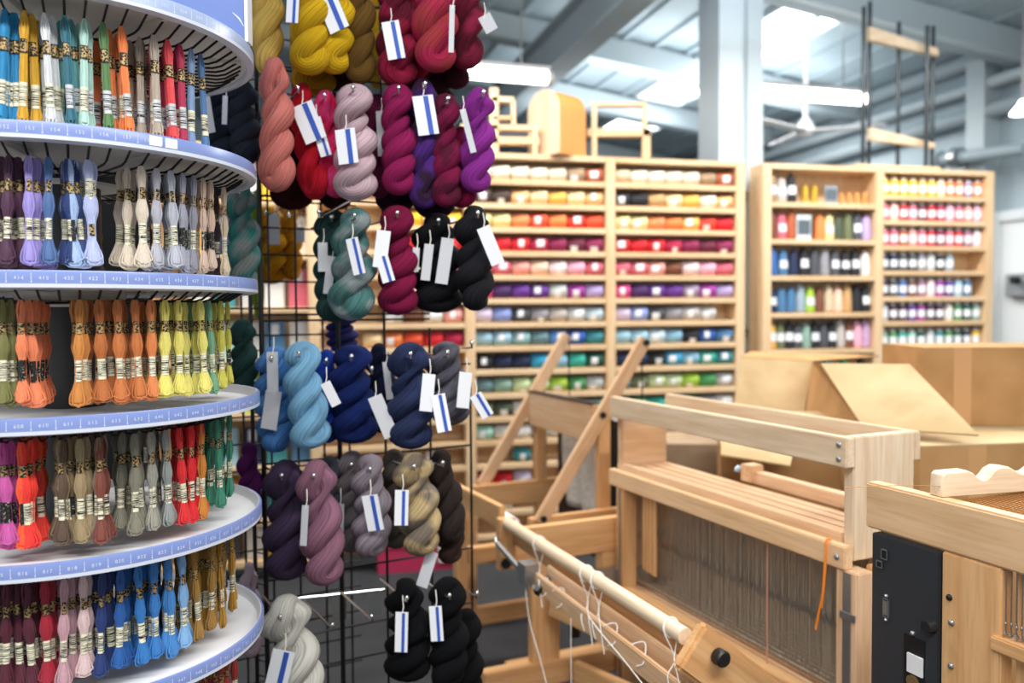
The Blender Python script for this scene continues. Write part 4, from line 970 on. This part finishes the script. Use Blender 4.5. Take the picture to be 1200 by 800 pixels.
# breast assembly
X0 = -.46
rod('cloth_roller', loom, (X0, 1.05, .690), (X0, .045, .668), .0195, PALE[1], 22)
beam('tie_bar', loom, (X0+.0, .74, .612), (X0+.0, .022, .588), .016, .045, WOOD); beam('tie_bar', loom, (X0-.035, .80, .590), (X0-.035, .02, .555), .014, .055, WOOD)
beam('breast_board', loom, (X0+.03, 1.06, .64), (X0+.03, .02, .617), .02, .05, WARM)
W('roller_bracket', (X0-.03, 1.045, .53), (X0+.03, 1.08, .705), WARM)
beam('arm_bracket', loom, (X0-.03, -.005, .675), (X0+.30, -.005, .405), .034, .115, WARM, (0, 0, 1), .008, 'rounded orange brown bracket plank')
for yy in (.97, .70, .43): pass
m = MB(); 
kp = Vector((X0+.034, -.022, .645)); m.tube([kp, kp+Vector((0, -.004, 0)), kp+Vector((0, -.024, 0)), kp+Vector((0, -.028, 0))], [.014, .0185, .0185, .015], 24); build(m, 'black_knob', BLACKP, loom)
m = MB(); kp = Vector((X0-.0, 1.04, .560)); m.tube([kp, kp+Vector((-.02, -.02, 0))], .017, 16); build(m, 'black_knob', BLACKP, loom)
# ratchet + steel rod
m = MB(); m.bar((X0-.06, 1.0, .642), (X0-.06, .80, .605), .012, .012); build(m, 'steel_bar', STEEL, loom, False)
m = MB(); m.box((X0-.075, .745, .575), (X0-.03, .80, .640)); build(m, 'ratchet_plate', STEEL, loom, False)
m = MB(); m.bar((X0-.06, .70, .57), (X0+.0, .72, .60), .02, .02); build(m, 'black_catch', BLACKP, loom, False)
m = MB(); m.tube([(X0-.06, 1.01, .66), (X0-.06, 1.0, .64), (X0-.05, .98, .625)], .006, 8); build(m, 'steel_clip', CHROME, loom)
def cord(path, r=.0016, mt=CORDW, par=loom, nm='cord'):
    m = MB(); P = [Vector(p) for p in path]; out = []
    for i in range(len(P)-1):
        p_1, p0_, p1_, p2_ = P[max(i-1, 0)], P[i], P[i+1], P[min(i+2, len(P)-1)]
        for q in range(5):
            t = q/5; out.append(.5*((2*p0_)+(p1_-p_1)*t+(2*p_1-5*p0_+4*p1_-p2_)*t*t+(3*p0_-p_1-3*p1_+p2_)*t**3))
    out.append(P[-1]); m.tube(out, r, 6); return build(m, nm, mt, par)
for i, yy in enumerate((.80, .50, .44, .10)):
    zc = .668+.022*(yy-.045)
    ring = [(X0+.0215*cos(a), yy+.004*sin(a*1), zc+.0215*sin(a)) for a in [2*pi*q/12 for q in range(13)]]
    cord(ring, .0024, nm='cord_loop')
    cord([(X0-.02, yy, zc-.01), (X0-.012, yy-.03, .61), (X0-.045, yy-.05, .585), (X0-.047, yy-.07, .55)])
    cord([(X0+.01, yy-.01, zc-.02), (X0-.02, yy-.04, .615), (X0-.045, yy-.09, .595), (X0-.05, yy-.12, .53)])
cord([(X0-.05, .40, .60), (X0-.05, .34, .58), (X0-.05, .22, .55), (X0-.055, .10, .52)]); 
for yy in (.72, .62, .33, .2): cord([(X0-.045, yy, .60), (X0-.02, yy-.02, .607), (X0-.043, yy-.05, .575), (X0-.05, yy-.03, .56)])
cord([(X0-.06, .78, .60), (X0-.065, .74, .48), (X0-.06, .66, .36), (X0-.05, .58, .2), (X0-.05, .55, .06)]); cord([(X0-.05, .50, .56), (X0-.05, .50, .4), (X0-.05, .49, .2), (X0-.05, .49, .06)])
m = MB()
for q in range(14): 
    a = q*.8; m.tube([(X0-.045+.01*cos(a), .02+.012*sin(a), .56), (X0-.05+.02*cos(a), .01+.03*sin(a*1.3), .52)], .002, 4)
build(m, 'orange_fringe', ORANGE, loom)
m = MB(); m.lathe([(.001, 0), (.024, .01), (.028, .2), (.02, .33), (.001, .34)], 16); o = build(m, 'white_cloth_roll', PAPER, loom); o.matrix_local = Matrix.Translation((X0+.05, 1.10, .665)) @ Matrix.Rotation(rad(-90), 4, 'X')
# orange yarn tie
cord([(-.036, .055, .775), (-.036, .052, .80), (-.034, .052, .834), (-.02, .052, .834)], .003, ORANGE, nm='orange_tie'); cord([(-.036, .055, .775), (-.037, .06, .70), (-.036, .075, .64), (-.037, .083, .60)], .003, ORANGE, nm='orange_tie')
cord([(-.036, .052, .775), (-.038, .058, .70), (-.036, .066, .66)], .0025, ORANGE, nm='orange_tie')
cord([(.0, .30, .77), (-.001, .30, .6), (.0, .30, .4)], .002, newmat('pink_thread', '#d79a80', .8), nm='warp_thread')

# far loom with raised arms
f2 = thing('folding_loom', 'folded birch loom with two raised diagonal arms behind the floor loom', 'loom', (nL.x, nL.y, 0), LA_)
W2 = lambda *a, **k: W(*a, par=f2, **k)
W2('front_rail', (.04, 1.345, .885), (.062, 1.95, 1.036)); W2('front_rail_cap', (.036, 1.345, 1.037), (.07, 1.95, 1.042), BLACKP, 0)
W2('post', (.062, 1.33, .0), (.115, 1.365, 1.03), WARM); W2('post', (.062, 1.90, .0), (.115, 1.945, 1.0), WARM)
W2('side_rail', (-.25, 1.895, .53), (.3, 1.93, .63), WARM); W2('side_rail', (-.25, 1.31, .53), (.3, 1.342, .62), WARM)
W2('foot_rail', (-.35, 1.895, .0), (.4, 1.93, .08), WARM); W2('foot_rail', (-.35, 1.31, .0), (.4, 1.342, .08), WARM)
W2('leg', (-.3, 1.895, .08), (-.24, 1.93, .53), WARM)
beam('raised_arm', f2, (-.19, 1.95, .62), (.248, 1.95, 1.295), .026, .052, WOOD, (0, 0, 1)); beam('raised_arm', f2, (-.215, 1.308, .60), (.262, 1.308, 1.288), .026, .052, WOOD, (0, 0, 1))
for p in ((-.205, 1.293, .62), (.255, 1.293, 1.278), (.055, 1.293, 1.0)):
    m = MB(); m.tube([p, Vector(p)+Vector((0, -.012, 0))], .012, 16); build(m, 'black_bolt', BLACKP, f2)
for p in ((.262, 1.33, 1.28), (.248, 1.93, 1.285)): cord([p, Vector(p)+Vector((.0, .0, -.3))], .003, WIRE, f2)
beam('breast_beam', f2, (X0-.0, 1.60, .690), (X0-.0, 1.09, .700), .024, .078, WARM)
W2('breast_post', (X0+.0, 1.56, .0), (X0+.05, 1.60, .64), WARM); W2('breast_rail', (X0+.05, 1.55, .40), (X0+.3, 1.6, .46), WARM)
rod('cloth_beam', f2, (.16, 1.36, .985), (.16, 1.90, .985), .025, WHITE)
CLOTHM = newmat('woven_offwhite_cloth', '#d6d0c6', .9); v = coords(CLOTHM, (1, 1, 1)); n = noise(CLOTHM, v, 60, 3); L(CLOTHM, ramp(CLOTHM, n, [(.3, lin('#bdb6ac')), (.6, lin('#ddd8cf'))]), PB(CLOTHM).inputs['Base Color']); bump(CLOTHM, n, .5, .004)
m = MB(); nx = 14; nz = 16; vs = []; fs = []
for j in range(nz+1):
    for i in range(nx+1): vs.append((.14+.012*sin(i*1.1+j*.3), 1.44+.34*i/nx, .965-.42*j/nz))
for j in range(nz):
    for i in range(nx): a_ = j*(nx+1)+i; fs.append((a_, a_+1, a_+nx+2, a_+nx+1))
m.add(vs, fs); o = build(m, 'woven_cloth', CLOTHM, f2); md = o.modifiers.new('s', 'SOLIDIFY'); md.thickness = .006
m = MB()
for i in range(12): 
    y = 1.39+.012*i; m.tube([(.135, y, .93), (.13, y+.004*sin(i), .86), (.133, y+.006*sin(i*2), .78-.02*(i % 4))], .0025, 4)
build(m, 'white_fringe', CORDW, f2)
W2('black_panel', (.17, 1.38, .35), (.19, 1.90, .96), BLACKP, .001)

# right loom with control box
mR = at(1014, 565, 1.65); RA = LA_ + rad(0) ; u2 = Vector((-.375, .927, 0)); RA = math.atan2(.375, .927)
rl = thing('table_loom', 'birch loom at the right edge with black control box below its top rail', 'loom', (mR.x, mR.y, 0), RA)
WR = lambda *a, **k: W(*a, par=rl, **k)
WR('top_rail', (0, -1.25, .957), (.034, .0, 1.05), HONEY, .004)
WR('rear_rail', (.42, -1.25, .957), (.454, .0, 1.05), WOOD, .004) if False else None
WR('control_box', (-.004, -.180, .40), (.03, -.022, .951), newmat('black_control_box', '#2b2e33', .45), .002, label='black metal control box')
cb = bpy.data.objects.get('control_box')
def CBX(nm, a, b, mt, bev=.0005): return board(nm, cb, Vector(a)-cb.location, Vector(b)-cb.location, mt, bev)
DK = newmat('socket_black', '#050506', .6)
CBX('socket', (-.0065, -.064, .905), (-.0035, -.048, .925), DK); CBX('socket', (-.0065, -.052, .885), (-.0035, -.036, .899), DK)
def framed(y0, y1, z0, z1):
    m = MB()
    for a, b in (((y0, z0), (y1, z0+.0018)), ((y0, z1-.0018), (y1, z1)), ((y0, z0), (y0+.0018, z1)), ((y1-.0018, z0), (y1, z1))): m.box((-.0075, a[0], a[1]), (-.0035, b[0], b[1]))
    o = build(m, 'socket_frame', STEEL, cb, False); o.location = -cb.location
framed(-.064, -.048, .905, .925); framed(-.052, -.036, .885, .899); framed(-.068, -.054, .79, .828)
CBX('port', (-.009, -.066, .795), (-.004, -.056, .823), STEEL); 
for z in (.785, .833): 
    o = bolt(cb, Vector((-.004, -.061, z))-cb.location, (-1, 0, 0), .004)
CBX('window_recess', (-.0055, -.152, .665), (-.004, -.104, .775), DK)
CBX('white_solenoid', (-.010, -.150, .705), (-.0055, -.115, .742), WHITE); CBX('white_solenoid', (-.010, -.150, .668), (-.0055, -.120, .690), WHITE)
m = MB(); m.tube([(-.0055, -.128, .690), (-.012, -.128, .690)], .012, 16); o = build(m, 'brass_disc', newmat('dull_brass', '#8c7350', .4, .5), cb); o.location = -cb.location
m = MB(); m.tube([(-.003, -.165, .81), (-.008, -.165, .81), (-.02, -.165, .81)], [.014, .013, .011], 18); o = build(m, 'black_dial', BLACKP, cb); o.location = -cb.location
for y, z in ((-.124, .781), (-.124, .655), (-.085, .645)): bolt(cb, Vector((-.004, y, z))-cb.location, (-1, 0, 0), .005)
WR('side_post', (.0, -.30, .0), (.032, -.182, .956), WARM); WR('inner_panel', (.035, -.62, .0), (.055, -.30, .62), WARM) 
WR('inner_panel', (.034, -.62, .62), (.05, -.302, .955), WARM, label='shaded inner board')
WR('side_post', (.04, -.02, .0), (.10, .0, .955), WARM)
for y, z, nm in ((-.2, .875, DK), (-.205, .83, STEEL), (-.205, .75, STEEL)): bolt(rl, (-.0005, y, z), (-1, 0, 0), .006, nm)
WR('harness_bar', (-.008, -.66, .812), (.028, -.285, .838), WARM)
m = MB()
for i in range(26):
    y = -.305-.0065*i-.006*(i//6); x = .006+.004*(i % 3)
    m.tube([(x, y, .957), (x, y, .865), (x+.001, y, .84)], .0011, 5); m.lathe([(.0005, .004), (.0022, .002), (.0022, -.002), (.0005, -.004)], 6, (x, y, .862)); m.tube([(x-.004, y, .848), (x+.004, y, .843)], .0025, 5)
tag(build(m, 'heddle_hooks', STEEL, rl), kind='stuff')
# reed with mesh and carved handle on top
m = MB()
for i in range(90): y = -.18-.010*i; m.bar((.04, y, 1.043), (.36, y-.0, 1.043), .0016, .0016)
for i in range(30): x = .045+.0105*i; m.bar((x, -.18, 1.046), (x, -1.08, 1.046), .0016, .0016)
tag(build(m, 'reed_mesh', MESHM, rl, False), kind='stuff')
h = thing('carved_handle', 'pale carved wooden beater handle with scooped grips lying across right rail', 'handle', at(1152, 577, 1.52), 0)
pts = []
prof = [(0, 0), (.002, .040), (.008, .045), (.060, .046), (.074, .040), (.084, .031), (.094, .027), (.104, .028), (.114, .036), (.122, .045), (.135, .050), (.155, .048), (.170, .040), (.185, .033), (.205, .034), (.225, .046), (.30, .048), (.30, 0)]
m = MB(); nP = len(prof); wv = .032
vs = []
for yy, ins in ((0, .003), (.004, 0), (wv-.004, 0), (wv, .003)):
    vs += [(x+(ins if x < .01 else 0), yy, max(z-ins*(z > .01), 0)) for x, z in prof]
fs = [tuple(range(nP))]+[tuple(3*nP+i for i in range(nP))[::-1]]
for s_ in range(3):
    for i in range(nP): fs.append((s_*nP+i, (s_+1)*nP+i, (s_+1)*nP+(i+1) % nP, s_*nP+(i+1) % nP))
m.add(vs, fs); o = build(m, 'handle_body', PALE[0], h); p = at(1103, 588, 1.50); h.location = p; h.location.z = 1.0515; h.rotation_euler = (0, 0, rad(14))
cord([(.0, .002, .02), (-.05, .06, .012), (-.12, .12, .0)], .0006, MESHM, h, 'loose_thread')

# ================================================================ CARTONS
def quadflap(name, par, pts, th, mat):
    P = [Vector(p) for p in pts]; nn = (P[1]-P[0]).cross(P[-1]-P[0]).normalized()*th
    n_ = len(P); m = MB(); m.add(P+[p+nn for p in P], [tuple(range(n_))[::-1], tuple(range(n_, 2*n_))]+[(i, (i+1) % n_, (i+1) % n_+n_, i+n_) for i in range(n_)])
    return build(m, name, mat, par, False)
c1 = thing('open_carton', 'large open cardboard carton with raised flaps behind the floor loom castle', 'cardboard box')
zt = .93
A = atz(852, 512, zt); Bp = atz(1082, 522, zt)
A = at(846, 520, 2.95); A.z = 0; dr = Vector((.975, -.22, 0)).normalized(); dn = Vector((.22, .975, 0)).normalized(); wb, db = .45, .50
def cb_(a, b, z): return A+dr*a+dn*b+Vector((0, 0, z))
hz_ = .90
for nm, (a0, b0), (a1, b1) in (('front_side', (0, 0), (wb, 0)), ('back_side', (0, db), (wb, db)), ('left_side', (0, 0), (0, db)), ('right_side', (wb, 0), (wb, db))):
    m = MB(); m.bar(cb_(a0, b0, hz_/2), cb_(a1, b1, hz_/2), .006, hz_); build(m, nm, CARD, c1, False)
m = MB(); m.bar(cb_(0, db/2, .005), cb_(wb, db/2, .005), db, .006); build(m, 'bottom', CARD, c1, False)
fa, fb, fc = at(858, 488, 3.45), at(940, 494, 3.47), at(952, 424, 3.62)
quadflap('flap', c1, [fa, fb, fc, onplane(868, 419, fa, (fb-fa).cross(fc-fa))], .006, CARDP)
quadflap('flap', c1, [at(868, 419, 3.6), at(952, 424, 3.62), at(1030, 418, 3.75), at(880, 413, 3.75)], .006, CARD)
fa, fb, fc = at(962, 427, 2.92), at(1012, 502, 2.60), at(1147, 511, 2.42)
quadflap('flap', c1, [fa, fb, fc, onplane(1066, 428, fa, (fb-fa).cross(fc-fa))], .006, CARDP)
quadflap('flap', c1, [at(941, 492, 3.5), at(952, 424, 3.6), at(964, 428, 2.97), at(1016, 504, 2.66), at(960, 520, 3.1)], .004, CARD)
quadflap('flap', c1, [at(845, 511, 2.92), at(932, 520, 2.88), at(926, 545, 2.72), at(845, 532, 2.76)], .006, CARDP)
m = MB(); a0 = cb_(.0, .3, .4); 
c2 = thing('closed_carton', 'brown closed carton standing between the open carton and the right edge', 'cardboard box')
q = at(1078, 524, 2.42)
def solidbox(par, q, yaw, w_, d_, h_, mat, name='carton_body', zt_=None):
    m = MB(); m.box((0, 0, 0), (w_, d_, h_)); o = build(m, name, mat, par, False); o.location = (q.x, q.y, zt_-h_); o.rotation_euler = (0, 0, yaw); return o
solidbox(c2, q, rad(8), .78, .85, q.z-.02, CARD, zt_=q.z)
o = MB(); o.box((.0, .0, 0), (.78, .85, .004)); o = build(o, 'lid_flap', CARDP, c2, False); o.location = (q.x, q.y, q.z+.0005); o.rotation_euler = (0, 0, rad(8))
m = MB(); m.box((.16, -.0008, q.z-.25), (.22, -.0002, q.z)); o = build(m, 'packing_tape', newmat('packing_tape', '#c99a68', .25), c2, False); o.location = (q.x, q.y, 0); o.rotation_euler = (0, 0, rad(8))
c3 = thing('tilted_carton', 'big tan carton resting on the closed carton at the right edge', 'cardboard box')
zb = q.z+.006
T0 = at(1083, 407, 2.84); hz3 = T0.z-zb
m = MB(); m.box((0, 0, 0), (.66, .40, hz3)); o = build(m, 'carton_body', CARD, c3, False); o.location = (T0.x, T0.y, zb); o.rotation_euler = (0, 0, rad(-5))
m = MB(); m.box((.10, -.0008, .0), (.16, -.0002, hz3)); o = build(m, 'packing_tape', newmat('packing_tape', '#c99a68', .25), c3, False); o.location = (T0.x, T0.y, zb); o.rotation_euler = (0, 0, rad(-5))
c4 = thing('small_carton', 'greyish brown carton seen through the castle opening, left of the open carton', 'cardboard box')
q4 = at(782, 520, 3.62); solidbox(c4, q4, rad(-6), .27, .3, q4.z-.0, card('grey_cardboard', '#a78f74', '#957d63'), zt_=q4.z)
